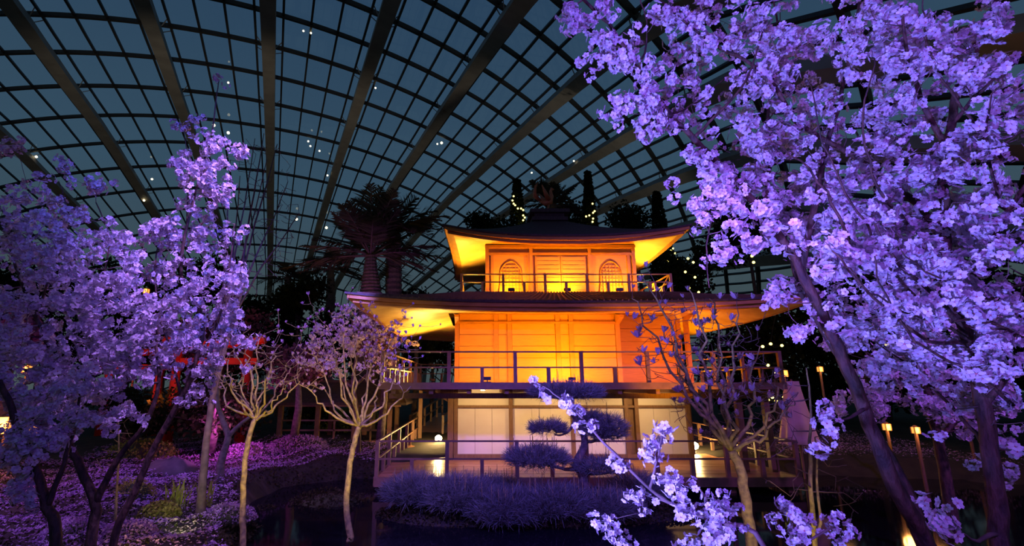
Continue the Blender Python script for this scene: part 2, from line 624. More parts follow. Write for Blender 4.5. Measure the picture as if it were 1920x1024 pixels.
# finial: stepped box with a bronze bird
fin = MB()
fin.box(CX - .60, CX + .60, CY - .60, CY + .60, 7.40, 7.52)
fin.box(CX - .50, CX + .50, CY - .50, CY + .50, 7.52, 7.66)
fin.box(CX - .66, CX + .66, CY - .66, CY + .66, 7.66, 7.78)
fin = fin.build('finial_box', M['shingle'], pav)
bd = MB()
bx, by, bz = CX + .05, CY, 7.78
bd.tube([(bx, by, bz), (bx - .02, by, bz + .22), (bx + .02, by, bz + .42)], [.035, .028, .05], 8)
bd.tube([(bx - .30, by, bz + .52), (bx - .12, by, bz + .44), (bx + .05, by, bz + .50), (bx + .13, by, bz + .70), (bx + .10, by, bz + .88), (bx + .14, by, bz + .97), (bx + .23, by, bz + .95)],
        [.03, .11, .13, .07, .05, .065, .012], 8)
bird = bd.build('bird_body', M['bronze'], fin, True)
for s_ in (-1, 1):
    wg = MB()
    wg.tube([(bx, by + s_ * .08, bz + .55), (bx - .12, by + s_ * .28, bz + .68), (bx - .26, by + s_ * .40, bz + .96)], [.10, .075, .015], 6)
    wg.build('bird_wing', M['bronze'], fin, True)
for s_ in (-.14, 0, .14):
    wg = MB()
    wg.tube([(bx - .26, by, bz + .52), (bx - .46, by + s_, bz + .72), (bx - .46, by + s_ * 1.6, bz + .98), (bx - .36, by + s_ * 1.8, bz + 1.12)], [.05, .05, .04, .01], 6)
    wg.build('tail_plume', M['bronze'], fin, True)

# third floor: box, bays, arched windows, door
W3, Z3, T3 = 2.15, 4.46, 6.12
y3 = CY - W3
b = MB()
b.box(CX - W3 + .03, CX + W3 - .03, y3 + .05, CY + W3 - .05, Z3, T3 - .02)
w3 = b.build('upper_wall', M['gold'], pav)
def part(name, m, parent, *bxs):
    mb = MB()
    for q in bxs:
        mb.box(*q)
    return mb.build(name, m, parent)
for x in (-W3, -.86, .86, W3):
    part('corner_post' if abs(x) > 2 else 'wall_post', M['goldtrim'], w3, (CX + x - .05, CX + x + .05, y3 - .02, y3 + .08, Z3, T3))
for x in (-W3, W3):
    part('corner_post', M['goldtrim'], w3, (CX + x - .05, CX + x + .05, CY + W3 - .08, CY + W3 + .02, Z3, T3))
part('header_beam', M['goldtrim'], w3, (CX - W3, CX + W3, y3 - .01, y3 + .06, T3 - .36, T3 - .28))
part('header_beam', M['goldtrim'], w3, (CX - W3 - .06, CX + W3 + .06, y3 - .06, y3 + .06, T3 - .14, T3 - .06))
part('sill_beam', M['goldtrim'], w3, (CX - W3, CX + W3, y3 - .015, y3 + .06, Z3, Z3 + .10))
# central plank door, two leaves of boards
for k in range(2):
    x0 = CX - .74 + k * .75
    dr = part('door_leaf', M['gold'], w3, (x0, x0 + .73, y3 + .0, y3 + .06, Z3 + .10, T3 - .38))
    for q in range(9):
        z0 = Z3 + .14 + q * .125
        part('door_slat', M['gold'], dr, (x0 + .04, x0 + .69, y3 - .018, y3, z0, z0 + .105))
for s_ in (-1, 1):
    xc = CX + s_ * 1.46
    # arched frame
    P = []
    for k in range(17):
        a = math.pi * k / 16
        P.append((xc + .30 * math.cos(a), y3 + .02, Z3 + .78 + .30 * math.sin(a) + (.05 * (math.sin(a) ** 8))))
    P = [(xc + .36, y3 + .02, Z3 + .12), (xc + .31, y3 + .02, Z3 + .45)] + P + [(xc - .31, y3 + .02, Z3 + .45), (xc - .36, y3 + .02, Z3 + .12)]
    mb = MB()
    mb.tube(P, .020, 6)
    fr = mb.build('arched_window_frame', M['goldtrim'], w3)
    for k in range(6):
        x = xc - .23 + k * .092
        zt = Z3 + .78 + .26 * math.sqrt(max(0, 1 - ((x - xc) / .28) ** 2))
        part('lattice_bar', M['fascia'], fr, (x - .009, x + .009, y3 + .015, y3 + .04, Z3 + .14, zt))
    for k in range(9):
        z = Z3 + .20 + k * .10
        hw = .28 if z < Z3 + .78 else .28 * math.sqrt(max(0, 1 - ((z - Z3 - .78) / .30) ** 2))
        part('lattice_bar', M['fascia'], fr, (xc - hw, xc + hw, y3 + .012, y3 + .03, z - .009, z + .009))
    for x0, x1 in ((-.58, -.50), (.50, .58)):
        part('side_stile', M['goldtrim'], w3, (xc + x0, xc + x1, y3 - .005, y3 + .06, Z3 + .10, T3 - .36))

# second floor walls with a set-back bay at the far end
b = MB()
XB = 4.30
b.box(WX0 + .03, XB, WY0 + .04, WY1, 2.10, 4.22)
w2 = b.build('middle_wall', M['gold'], pav)
b = MB()
b.box(XB, WX1, WY0 + .62, WY1, 2.10, 4.22)
b.build('set_back_wall', M['gold'], w2)
posts2 = [WX0 + .06, .62, 1.02, 2.45, 2.85, XB - .07]
for x in posts2:
    part('wall_post', M['goldtrim'], w2, (x - .065, x + .065, WY0 - .03, WY0 + .06, 2.10, 4.2))
part('wall_post', M['goldtrim'], w2, (WX1 - .12, WX1, WY0 + .55, WY0 + .68, 2.10, 4.2))
part('wall_post', M['goldtrim'], w2, (WX1 - .12, WX1, WY0 - .03, WY0 + .09, 2.10, 4.2))
part('wall_post', M['goldtrim'], w2, (XB + .02, XB + .12, WY0 + .56, WY0 + .66, 2.10, 4.2))
edges = [WX0] + posts2 + [XB]
for k in range(len(posts2) - 1):
    x0, x1 = posts2[k] + .065, posts2[k + 1] - .065
    if x1 - x0 < .5:
        zs = [2.14, 2.82, 3.50, 3.86, 4.12]
    else:
        zs = [2.14, 2.48, 2.82, 3.16, 3.50, 3.86, 4.12]
    for a, c in zip(zs[:-1], zs[1:]):
        part('wall_board', M['gold'], w2, (x0 + .01, x1 - .01, WY0 + .012, WY0 + .05, a + .008, c - .008))
for k in range(5):
    zz = 2.14 + k * .40
    part('wall_board', M['gold'], w2, (XB + .14, WX1 - .14, WY0 + .595, WY0 + .63, zz + .008, zz + .392))
part('head_rail', M['goldtrim'], w2, (WX0, XB, WY0 - .05, WY0 + .05, 3.82, 3.88))
part('head_rail', M['goldtrim'], w2, (WX0 - .05, WX1 + .05, WY0 - .07, WY0 + .05, 4.10, 4.24))
for x in (WX0 + .06, XB - .07, WX1 - .06):
    mb = MB()
    mb.add([(x - .06, WY0 - .03, 4.10), (x - .06, WY0 - .55, 4.02), (x - .06, WY0 - .55, 3.96), (x - .06, WY0 - .03, 3.80),
            (x + .06, WY0 - .03, 4.10), (x + .06, WY0 - .55, 4.02), (x + .06, WY0 - .55, 3.96), (x + .06, WY0 - .03, 3.80)],
           [(0, 1, 2, 3), (7, 6, 5, 4), (0, 4, 5, 1), (1, 5, 6, 2), (2, 6, 7, 3), (3, 7, 4, 0)])
    mb.build('eave_bracket', M['goldtrim'], w2)

# balcony floor of the second storey
BX0, BX1, BY0, BY1 = -2.25, 7.35, 11.7, 20.0
bal = part('balcony_floor', M['rail'], pav, (BX0, BX1, BY0, BY1, 1.98, 2.09))
part('edge_board', M['rail'], bal, (BX0 - .03, BX1 + .03, BY0 - .04, BY0, 1.95, 2.11))
part('edge_board', M['rail'], bal, (BX0 - .04, BX0, BY0, BY1, 1.95, 2.11))
part('edge_board', M['rail'], bal, (BX1, BX1 + .04, BY0, BY1, 1.95, 2.11))
for k in range(11):
    x = BX0 + .3 + k * .9
    part('joist', M['timber'], bal, (x - .05, x + .05, BY0 + .06, WY0, 1.84, 1.98))
part('front_beam', M['timber'], bal, (BX0 + .1, BX1 - .1, 12.35, 12.47, 1.72, 1.85))

# ground floor: plaster panels between posts and beams
GP = [WX0 + .05, 1.02, 2.78, 4.33, 4.62, 6.10]
b = MB()
b.box(WX0, WX1 - .1, WY0 + .12, WY1, .12, 1.98)
w1 = b.build('lower_wall', M['timber'], pav)
for x in GP:
    part('wall_post', M['timber'], w1, (x - .055, x + .055, WY0 - .04, WY0 + .14, 0, 1.98))
part('corner_post', M['timber'], w1, (WX0 - .18, WX0 - .02, WY0 - .12, WY0 + .04, 0, 1.98))
for z0, z1 in ((0, .14), (1.40, 1.47), (1.70, 1.77)):
    part('tie_beam', M['timber'], w1, (WX0, GP[-1], WY0 - .02, WY0 + .12, z0, z1))
for k in range(len(GP) - 1):
    x0, x1 = GP[k] + .055, GP[k + 1] - .055
    if x1 - x0 < .3:
        continue
    for z0, z1 in ((.14, 1.40), (1.47, 1.70), (1.77, 1.97)):
        n_ = 3 if z0 < 1 else 1
        for q in range(n_):
            a, c = x0 + (x1 - x0) * q / n_, x0 + (x1 - x0) * (q + 1) / n_
            part('plaster_panel', M['panel'], w1, (a + (.004 if q else 0), c - (.004 if q < n_ - 1 else 0), WY0 + .06, WY0 + .13, z0, z1))
# side wall boards seen round the near corner
for q in range(4):
    part('side_panel', M['timber'], w1, (WX0 - .03, WX0 + .02, WY0 + .2 + q * 1.05, WY0 + 1.2 + q * 1.05, .14, 1.9))
# curved brackets carrying the balcony at the corner post
for sx_ in (-1,):
    mb = MB()
    pr = [(0, 1.98), (1.15, 1.98), (1.15, 1.90), (.80, 1.88), (.55, 1.80), (.42, 1.70), (.20, 1.66), (0, 1.55)]
    V = [(WX0 - .15 - x, WY0 - .08, z) for x, z in pr] + [(WX0 - .15 - x, WY0 - .01, z) for x, z in pr]
    k_ = len(pr)
    mb.add(V, [tuple(range(k_)), tuple(range(2 * k_ - 1, k_ - 1, -1))] + [(q, q + k_, (q + 1) % k_ + k_, (q + 1) % k_) for q in range(k_)])
    mb.build('curved_bracket', M['rail'], w1)

# free-standing veranda posts
for x, y in ((BX0 + .12, 12.4), (BX0 + .12, 19.4), (BX1 - .12, 12.4), (BX1 - .12, 19.4), (6.55, 12.4)):
    if x < 0 and y < 13:
        continue
    part('veranda_post', M['timber'], pav, (x - .07, x + .07, y - .07, y + .07, 0, 1.98))

# ground deck made of planks
DX0, DX1, DY0, DY1 = -2.30, 7.45, 11.7, 20.2
deck = part('deck_frame', M['timber'], pav, (DX0 + .05, DX1 - .05, DY0 + .06, DY1, -.16, -.045))
part('edge_board', M['rail'], deck, (DX0, DX1, DY0 - .03, DY0 + .04, -.20, .0))
part('edge_board', M['rail'], deck, (DX0 - .03, DX0 + .04, DY0 + .04, DY1, -.20, .0))
part('edge_board', M['rail'], deck, (DX1 - .04, DX1 + .03, DY0 + .04, DY1, -.20, .0))
y = DY0 + .05
while y < WY0 - .1:
    part('plank', M['deck'], deck, (DX0 + .05, DX1 - .05, y, y + .192, -.045, R.uniform(-.004, .003)))
    y += .20
for k in range(8):
    x = DX0 + .05 + k * .2
    if x < WX0 - .02:
        part('plank', M['deck'], deck, (x, min(x + .192, WX0), y, DY1 - .02, -.045, R.uniform(-.004, .003)))
for k in range(7):
    x = WX1 - .1 + k * .2
    if x + .19 < DX1:
        part('plank', M['deck'], deck, (x, x + .192, y, DY1 - .02, -.045, R.uniform(-.004, .003)))
for x in np.linspace(DX0 + .2, DX1 - .2, 8):
    for yy in (DY0 + .2, 15.0, 19.6):
        part('stilt', M['timber'], deck, (x - .07, x + .07, yy - .07, yy + .07, -.74, -.16))


def railing(name, pts, z, h, step, m, pr=.042, rr=.035, midf=.5):
    """posts and rails along a polyline; short posts alternate under the middle rail"""
    o = None
    first = True
    for (a, c) in zip(pts[:-1], pts[1:]):
        a, c = Vector((*a, z)), Vector((*c, z))
        L = (c - a).length
        n_ = max(1, round(L / step)) * 2
        for k in range(n_ + 1):
            if k == 0 and not first:
                continue
            p = a.lerp(c, k / n_)
            hh = h if k % 2 == 0 else h * midf
            mb = MB()
            mb.box(p.x - pr, p.x + pr, p.y - pr, p.y + pr, z, z + hh + (.0 if k % 2 else .02))
            if o is None:
                o = mb.build(name, m, pav)
            else:
                mb.build('post', m, o)
        first = False
        for hz in (h, h * midf):
            mb = MB()
            mb.bar(a + Vector((0, 0, hz)), c + Vector((0, 0, hz)), rr * 1.7, rr)
            mb.build('rail', m, o)
    return o


railing('deck_railing', [(DX0 + .04, 19.9), (DX0 + .04, DY0 + .04), (DX1 - .04, DY0 + .04), (DX1 - .04, 19.9)], 0, .78, 1.56, M['rail'])
railing('balcony_railing', [(1.2, BY1 - .04), (BX0 + .03, BY1 - .04), (BX0 + .03, BY0 + .03), (BX1 - .03, BY0 + .03), (BX1 - .03, BY1 - .04)], 2.09, .74, 1.50, M['rail'])
U = 2.88
railing('upper_railing', [(CX - U, CY + U), (CX - U, CY - U), (CX + U, CY - U), (CX + U, CY + U)], 4.50, .52, 1.16, M['goldtrim'], .032, .028, .58)
b = MB()
b.box(CX - U - .05, CX + U + .05, CY - U - .05, CY + U + .05, 4.40, 4.50)
b.build('upper_floor', M['goldtrim'], pav)
for s_ in (-1, 1):        # diagonal braces at the ends of the upper railing
    mb = MB()
    mb.bar((CX + s_ * U, CY - U + .04, 5.02), (CX + s_ * (U - .02), CY - U + 1.1, 4.52), .04, .04)
    mb.bar((CX + s_ * U, CY - U + 1.16, 5.02), (CX + s_ * (U - .02), CY - U + 2.2, 4.52), .04, .04)
    mb.build('rail_brace', M['goldtrim'], pav)


# floodlights that stand on the pavilion and light it
def floodlight(loc, aim, power, color, label, angle=150, glow=True, sz=.09):
    loc = Vector(loc) + Vector((0, 0, .006))
    o = empty('floodlight', loc, label, 'floodlight', 'floodlights on the pavilion')
    mb = MB()
    mb.box(loc.x - sz, loc.x + sz, loc.y - sz * .6, loc.y + sz * .6, loc.z, loc.z + .03)
    mb.box(loc.x - sz * .15, loc.x + sz * .15, loc.y - sz * .15, loc.y + sz * .15, loc.z + .03, loc.z + .07)
    mb.build('base', M['blackmetal'], o)
    mb = MB()
    mb.box(loc.x - sz, loc.x + sz, loc.y - sz * .5, loc.y + sz * .5, loc.z + .07, loc.z + .15)
    mb.build('housing', M['blackmetal'], o)
    mb = MB()
    mb.box(loc.x - sz * .85, loc.x + sz * .85, loc.y + sz * .5, loc.y + sz * .6, loc.z + .08, loc.z + .14)
    mb.build('lens', M['glow'] if glow else M['paper'], o)
    l_ = spot(loc + Vector((0, .04, .20)), aim, power, color, angle, .06, .7)
    l_.parent = o
    l_.location = Vector((0, .04, .20))
    return o


floodlight((CX + .05, CY - U + .14, 4.50), (CX, y3, 5.2), 150, AMBER, 'small floodlight at the middle of the top storey wall', 160)
floodlight((CX - 1.5, CY - U + .14, 4.50), (CX - 1.5, y3, 5.4), 120, AMBER, 'small added floodlight below the arched window nearer the palms', 165)  # extra flood added to even out the amber on the wall
floodlight((CX + 1.5, CY - U + .14, 4.50), (CX + 1.5, y3, 5.4), 120, AMBER, 'small added floodlight below the arched window nearer the big cherries', 165)  # its added twin, brightening the other end of the wall
floodlight((CX - 2.55, CY - 1.2, 4.50), (CX - 2.2, CY - 2.2, 6.2), 330, (1, .52, .06), 'small floodlight on the top storey at the side of the palms', 165)
floodlight((CX + 2.55, CY - 1.2, 4.50), (CX + 2.2, CY - 2.2, 6.2), 330, (1, .52, .06), 'small floodlight on the top storey at the magnolia side', 165)
floodlight((2.55, 12.95, 2.09), (2.6, WY0, 2.9), 300, AMBER, 'floodlight behind the balcony railing above the pine', 165)
floodlight((0.3, 12.2, 2.09), (0.2, WY0, 3.4), 260, AMBER, 'added floodlight on the balcony in front of the boarded wall end', 165)  # extra flood put in to brighten the boarded wall
floodlight((5.2, 12.2, 2.09), (5.0, WY0, 3.4), 210, (1, .22, .12), 'added floodlight on the balcony in front of the set-back bay', 165)  # extra flood put in to redden the set-back bay
floodlight((-1.45, 16.6, 2.09), (-1.8, 15.4, 4.1), 560, (1, .58, .11), 'bright white floodlight on the balcony corridor beside the side railing', 170)
floodlight((6.9, 15.6, 2.09), (7.0, 14.8, 4.1), 170, AMBER, 'floodlight on the far balcony corridor behind the magnolia', 170)


def deck_lamp(x, y, z, power, label):
    o = empty('deck_lamp', (x, y, z), label, 'lamp', 'globe lamps on the deck')
    mb = MB()
    mb.lathe((x, y, z), [(.08, 0), (.08, .03), (.03, .05), (.03, .10)], 10)
    mb.build('base', M['blackmetal'], o)
    mb = MB()
    mb.lathe((x, y, z + .10), [(.03, 0), (.10, .04), (.125, .11), (.10, .18), (.03, .22)], 12)
    mb.build('globe', M['glow'], o, True)
    l_ = point((0, 0, .35), power, WARM, .08)
    l_.parent = o
    return o


deck_lamp(-1.28, 17.6, 0, 230, 'glowing globe lamp on the deck at the walkway side')
deck_lamp(6.75, 15.6, 0, 140, 'glowing globe lamp on the deck behind the blossom spray')
# warm light under the balcony that washes the plaster panels
for k_, x in enumerate((.2, 2.4, 4.6)):
    o = empty('downlight', (x, 12.85, 1.90), ['round downlight under the balcony near the corner post', 'round downlight under the balcony above the pine', 'round downlight under the balcony by the double post'][k_], 'downlight', 'downlights under the balcony')
    mb = MB()
    mb.lathe((x, 12.85, 1.92), [(.07, 0), (.07, .06)], 12)
    mb.build('can', M['blackmetal'], o)
    mb = MB()
    mb.lathe((x, 12.85, 1.905), [(.055, 0), (.055, .014)], 12)
    mb.build('lens', M['glow'], o)
    l_ = spot((x, 12.85, 1.88), (x, WY0, .6), 130, (1, .58, .22), 140, .06, .8)
    l_.parent = o
    l_.location = (0, 0, -.02)

# ------------------------------------------------------------------ covered walkway behind and beside the pavilion
wk = empty('covered_walkway', (-4.8, 19.5, 0), 'low covered walkway with dark roof beside the pavilion', 'walkway')
mb = MB()
mb.box(-7.6, -2.85, 18.6, 20.6, -.12, .0)
mb.build('walkway_floor', M['deck'], wk)
for x in (-7.3, -5.9, -4.5, -3.2):
    for y in (18.75, 20.45):
        part('post', M['timber'], wk, (x - .08, x + .08, y - .08, y + .08, 0, 1.45))
mb = MB()
A = [(-8.0, 18.0, 1.40), (-2.5, 18.0, 1.40), (-2.5, 21.2, 1.40), (-8.0, 21.2, 1.40), (-7.0, 19.6, 2.15), (-3.1, 19.6, 2.15)]
Bq = [(x, y, z - .09) for x, y, z in A]
fs = [(0, 1, 5, 4), (1, 2, 5), (2, 3, 4, 5), (3, 0, 4)]
mb.add(A + Bq, fs + [tuple(i + 6 for i in f[::-1]) for f in fs] + [(0, 6, 7, 1), (1, 7, 8, 2), (2, 8, 9, 3), (3, 9, 6, 0)])
rf = mb.build('walkway_roof', M['roofdark'], wk)
part('ridge_cap', M['roofdark'], rf, (-7.2, -2.9, 19.5, 19.7, 2.12, 2.22))
part('eave_beam', M['rail'], wk, (-7.5, -2.8, 18.72, 18.80, 1.22, 1.33))
for z in (.35, .70):
    part('rail', M['rail'], wk, (-7.3, -3.2, 18.72, 18.78, z, z + .06))
for k in range(7):
    x = -7.3 + k * .68
    part('rail_post', M['rail'], wk, (x - .03, x + .03, 18.72, 18.78, 0, .72))
br = empty('garden_bridge', (-1.5, 21.5, 0), 'wooden garden bridge railing behind the deck lamp', 'bridge')
mb = MB()
mb.bar((-2.0, 20.5, -.06), (-1.2, 25.5, .55), 1.4, .10)
mb.build('bridge_deck', M['deck'], br)
for s_ in (-.75, .75):
    for k in range(6):
        t = k / 5
        x, y, z = -2.0 + t + s_ * .9, 20.6 + 4.8 * t, -.02 + .6 * t
        part('post', M['rail'], br, (x - .045, x + .045, y - .045, y + .045, z, z + .82))
    for h in (.42, .80):
        mb = MB()
        mb.bar((-2.0 + s_ * .9, 20.6, h - .02), (-1.0 + s_ * .9, 25.4, h + .58), .07, .055)
        mb.build('rail', M['rail'], br)

# ------------------------------------------------------------------ red gates and lanterns at the back of the garden
def torii(px0, px1, py_top, Y, label, rz=0):
    a, c = at(px0, 700, Y), at(px1, 700, Y)
    zt = at(px0, py_top, Y)[2]
    x0, x1 = a[0], c[0]
    o = empty('shrine_gate', ((x0 + x1) / 2, Y, 0), label, 'gate', 'red shrine gates')
    for x in (x0, x1):
        mb = MB()
        mb.tube([(x, Y, 0), (x, Y, zt)], [.17, .14], 12)
        mb.build('pillar', M['red'], o, True)
    mb = MB()
    L = (x1 - x0) / 2 + .55
    xm = (x0 + x1) / 2
    mb.tube([(xm - L, Y, zt + .26), (xm - L * .5, Y, zt + .13), (xm, Y, zt + .10), (xm + L * .5, Y, zt + .13), (xm + L, Y, zt + .26)], .16, 6)
    mb.build('top_lintel', M['red'], o)
    mb = MB()
    mb.box(x0 - .35, x1 + .35, Y - .07, Y + .07, zt - .62, zt - .40)
    mb.build('tie_beam', M['red'], o)
    part('centre_strut', M['red'], o, (xm - .10, xm + .10, Y - .05, Y + .05, zt - .42, zt + .05))
    return o


torii(330, 462, 650, 17.0, 'red shrine gate behind the slim violet tree trunk')
torii(205, 300, 665, 20.0, 'smaller red shrine gate further back behind the cherry blossom')
spot((-9.0, 13.4, 1.6), (-9.0, 17.0, 3.0), 260, (1, .16, .06), 70)
spot((-13.0, 16.5, 1.6), (-13.5, 20, 3.0), 160, (1, .16, .10), 70)


def lantern(p, s, label, post=True, power=0):
    p = Vector(p)
    o = empty('garden_lantern', (p.x, p.y, max(0, p.z - .8) if post else p.z), label, 'lantern', 'lit garden lanterns')
    if post:
        mb = MB()
        mb.tube([(p.x, p.y, float(ground_z(p.x, p.y)) - .05), (p.x, p.y, p.z - s)], [.04, .035], 8)
        mb.build('post', M['timber'], o)
    mb = MB()
    mb.box(p.x - s * .6, p.x + s * .6, p.y - s * .6, p.y + s * .6, p.z - s * .9, p.z + s * .7)
    mb.build('paper_box', M['paper'], o)
    mb = MB()
    mb.lathe((p.x, p.y, p.z + s * .7), [(s * 1.1, 0), (s * .9, s * .12), (s * .2, s * .5)], 4)
    mb.build('cap', M['timber'], o)
    for sx_ in (-1, 1):
        for sy_ in (-1, 1):
            mb = MB()
            mb.box(p.x + sx_ * s * .6 - .012, p.x + sx_ * s * .6 + .012, p.y + sy_ * s * .6 - .012, p.y + sy_ * s * .6 + .012, p.z - s * .95, p.z + s * .72)
            mb.build('frame_bar', M['timber'], o)
    if power:
        l_ = point((0, 0, 0), power, (1, .42, .10), .15)
        l_.parent = o
        l_.location = (0, -s * 1.2, p.z - o.location.z)


lantern(at(14, 795, 11), .22, 'large orange lantern glowing at the picture edge behind the cherry trunks', True, 40)
lantern(at(52, 692, 14), .13, 'orange lantern half hidden in the pale blossom beside the edge', True, 20)
lantern(at(275, 546, 19), .12, 'small orange lantern high among the dark leaves above the shrine gates', True, 10)
lantern(at(60, 805, 13), .14, 'small orange lantern low behind the forked cherry trunk', True, 0)
lantern(at(1537, 692, 17), .10, 'small lantern behind the leaning cherry trunk', True, 14)
lantern(at(1716, 806, 12), .09, 'small low lantern between the two big cherry trunks', True, 22)
lantern(at(1662, 800, 13), .10, 'orange glowing box in place of a warm-lit drape behind the leaning cherry stems', True, 25)  # glowing box and light added where a drape is lit warm
lantern(at(1808, 770, 14), .10, 'small lantern beside the upright cherry trunk', True, 10)
lantern(at(1470, 700, 20), .16, 'small lantern behind the end of the balcony', True, 8)

# pale hanging cloth beside the end of the deck
o = empty('hanging_cloth', at(1492, 830, 13.5), 'pale pink hanging cloth beside the far end of the deck', 'cloth')
mb = MB()
c0 = at(1492, 775, 13.5)
zb, zt = at(1492, 832, 13.5)[2], at(1492, 715, 13.5)[2]
V, Fc = [], []
for q in range(9):
    t = q / 8
    r = .20 + .30 * (1 - t) ** 1.2
    for k in range(28):
        a = 2 * math.pi * k / 28
        rr_ = r * (1 + .10 * math.sin(a * 7) * (1 - t * .6))
        V.append((c0[0] + rr_ * math.cos(a), c0[1] + rr_ * .6 * math.sin(a), zb + (zt - zb) * t))
Fc = [(q * 28 + k, q * 28 + (k + 1) % 28, (q + 1) * 28 + (k + 1) % 28, (q + 1) * 28 + k) for q in range(8) for k in range(28)]
Fc.append(tuple(8 * 28 + k for k in range(28)))
mb.add(V, Fc)
mb.build('cloth_folds', M['drape'], o, True)
mb = MB()
mb.tube([(c0[0], c0[1], float(ground_z(c0[0], c0[1]))), (c0[0], c0[1], zt + .05)], .03, 8)
mb.build('stand_pole', M['timber'], o)

# ------------------------------------------------------------------ plants: shared builders
def rotmats(n_, rng=NR):
    q = rng.normal(size=(n_, 4))
    q /= np.linalg.norm(q, axis=1)[:, None]
    a, b_, c, d = q.T
    return np.stack([np.stack([1 - 2 * (c * c + d * d), 2 * (b_ * c - a * d), 2 * (b_ * d + a * c)], -1),
                     np.stack([2 * (b_ * c + a * d), 1 - 2 * (b_ * b_ + d * d), 2 * (c * d - a * b_)], -1),
                     np.stack([2 * (b_ * d - a * c), 2 * (c * d + a * b_), 1 - 2 * (b_ * b_ + c * c)], -1)], 1)


def lookmats(D, rng=NR):
    """rotation whose local z looks along each row of D"""
    D = D / np.linalg.norm(D, axis=1)[:, None]
    a = rng.normal(size=D.shape)
    x = np.cross(a, D)
    x /= np.linalg.norm(x, axis=1)[:, None]
    y = np.cross(D, x)
    return np.stack([x, y, D], -1)


def flower_base():
    """five cupped petals and a darker centre, unit radius, quads"""
    V, Fc, mi = [], [], []
    for k in range(5):
        a = 2 * math.pi * k / 5
        u = np.array([math.cos(a), math.sin(a), 0])
        t = np.array([-math.sin(a), math.cos(a), 0])
        z = np.array([0, 0, 1.0])
        b0 = len(V)
        V += [u * .08, u * .55 + t * .40 + z * .16, u * .96 + t * .20 + z * .20, u * .88 + z * .17, u * .96 - t * .20 + z * .20, u * .55 - t * .40 + z * .16]
        Fc += [(b0, b0 + 1, b0 + 2, b0 + 3), (b0, b0 + 3, b0 + 4, b0 + 5)]
        mi += [0, 0]
    b0 = len(V)
    for k in range(4):
        a = 2 * math.pi * k / 4
        V.append(np.array([math.cos(a) * .17, math.sin(a) * .17, .09]))
    V.append(np.array([0, 0, .26]))
    Fc += [(b0, b0 + 1, b0 + 4, b0 + 4), (b0 + 1, b0 + 2, b0 + 4, b0 + 4), (b0 + 2, b0 + 3, b0 + 4, b0 + 4), (b0 + 3, b0, b0 + 4, b0 + 4)]
    Fc = Fc[:10] + [(b0, b0 + 1, b0 + 2, b0 + 3)]
    V = V[:-1]
    mi += [1]
    return np.array(V), np.array(Fc), np.array(mi)


FV, FF, FM = flower_base()


def stamp(BV, BF, pos, rot, scale):
    """copies of a small mesh as one vertex and face array"""
    n_, k = len(pos), len(BV)
    V = np.einsum('nij,kj->nki', rot, BV) * np.asarray(scale)[:, None, None] + pos[:, None, :]
    Fc = BF[None] + (np.arange(n_) * k)[:, None, None]
    return V.reshape(-1, 3), Fc.reshape(-1, BF.shape[1])


def cluster_points(n_, rad, rng=NR):
    d = rng.normal(size=(n_, 3))
    d /= np.linalg.norm(d, axis=1)[:, None]
    return d * rad * rng.uniform(.55, 1.0, (n_, 1)), d


CL = []
for k in range(8):
    n_ = (5, 6, 7, 8, 9, 10, 11, 12)[k]
    P, D = cluster_points(n_, 1.0)
    V, Fc = stamp(FV, FF, P, lookmats(D + NR.normal(size=D.shape) * .35), NR.uniform(.44, .58, n_))
    me = bpy.data.meshes.new('blossom_cluster')
    me.from_pydata(V.tolist(), [], Fc.tolist())
    me.materials.append(M['petal'])
    me.materials.append(M['stamen'])
    me.polygons.foreach_set('material_index', np.tile(FM, n_).astype(np.int32))
    me.update()
    CL.append((me, V, Fc, np.tile(FM, n_)))


def blossoms(tree, pts, rad, n_parts, name='blossom_cluster', small=False, extra=1, thin=1.0):
    """clusters at pts: those that show largest are parts of their own, the rest one mass"""
    pts = np.asarray(pts)
    pts = pts[NR.random(len(pts)) < thin]
    if extra:        # side tufts round each main tuft
        pts = np.concatenate([pts] + [pts + NR.normal(size=pts.shape) * rad * 1.15 for _ in range(extra)])
    order = np.argsort(pts[:, 1])
    base = wloc(tree)
    rV, rF, rM, off = [], [], [], 0
    for k, i in enumerate(order):
        me, V, Fc, mi = CL[R.randrange(4 if small else 8)]
        s_ = rad * R.uniform(.75, 1.25)
        rot = Matrix.Rotation(R.uniform(0, 6.3), 4, 'Z') @ Matrix.Rotation(R.uniform(0, 6.3), 4, 'X')
        sq = (R.uniform(.8, 1.2), R.uniform(.8, 1.2), R.uniform(.7, 1.1))
        if k < n_parts:
            o = bpy.data.objects.new(name, me)
            COL.objects.link(o)
            o.parent = tree
            o.location = Vector(pts[i].tolist()) - base
            o.rotation_euler = rot.to_euler()
            o.scale = [s_ * q for q in sq]
        else:
            r3 = np.array(rot.to_3x3())
            rV.append((V * (s_ * np.array(sq))) @ r3.T + pts[i])
            rF.append(Fc + off)
            rM.append(mi)
            off += len(V)
    if rV:
        o = npmesh('blossoms', np.concatenate(rV), np.concatenate(rF), [M['petal'], M['stamen']], tree, np.concatenate(rM))
        o['kind'] = 'stuff'


def px_path(pp, Y=None):
    return [at(*(p if len(p) == 3 else (*p, Y))) for p in pp]


def smooth_path(P, n_=4, jit=0.0):
    P = [np.asarray(p, float) for p in P]
    out = []
    for i in range(len(P) - 1):
        p0, p1, p2, p3 = P[max(i - 1, 0)], P[i], P[i + 1], P[min(i + 2, len(P) - 1)]
        for k in range(n_):
            t = k / n_
            q = .5 * ((2 * p1) + (-p0 + p2) * t + (2 * p0 - 5 * p1 + 4 * p2 - p3) * t * t + (-p0 + 3 * p1 - 3 * p2 + p3) * t ** 3)
            if jit and (i or k):
                q = q + NR.normal(size=3) * jit
            out.append(q)
    out.append(P[-1])
    return out


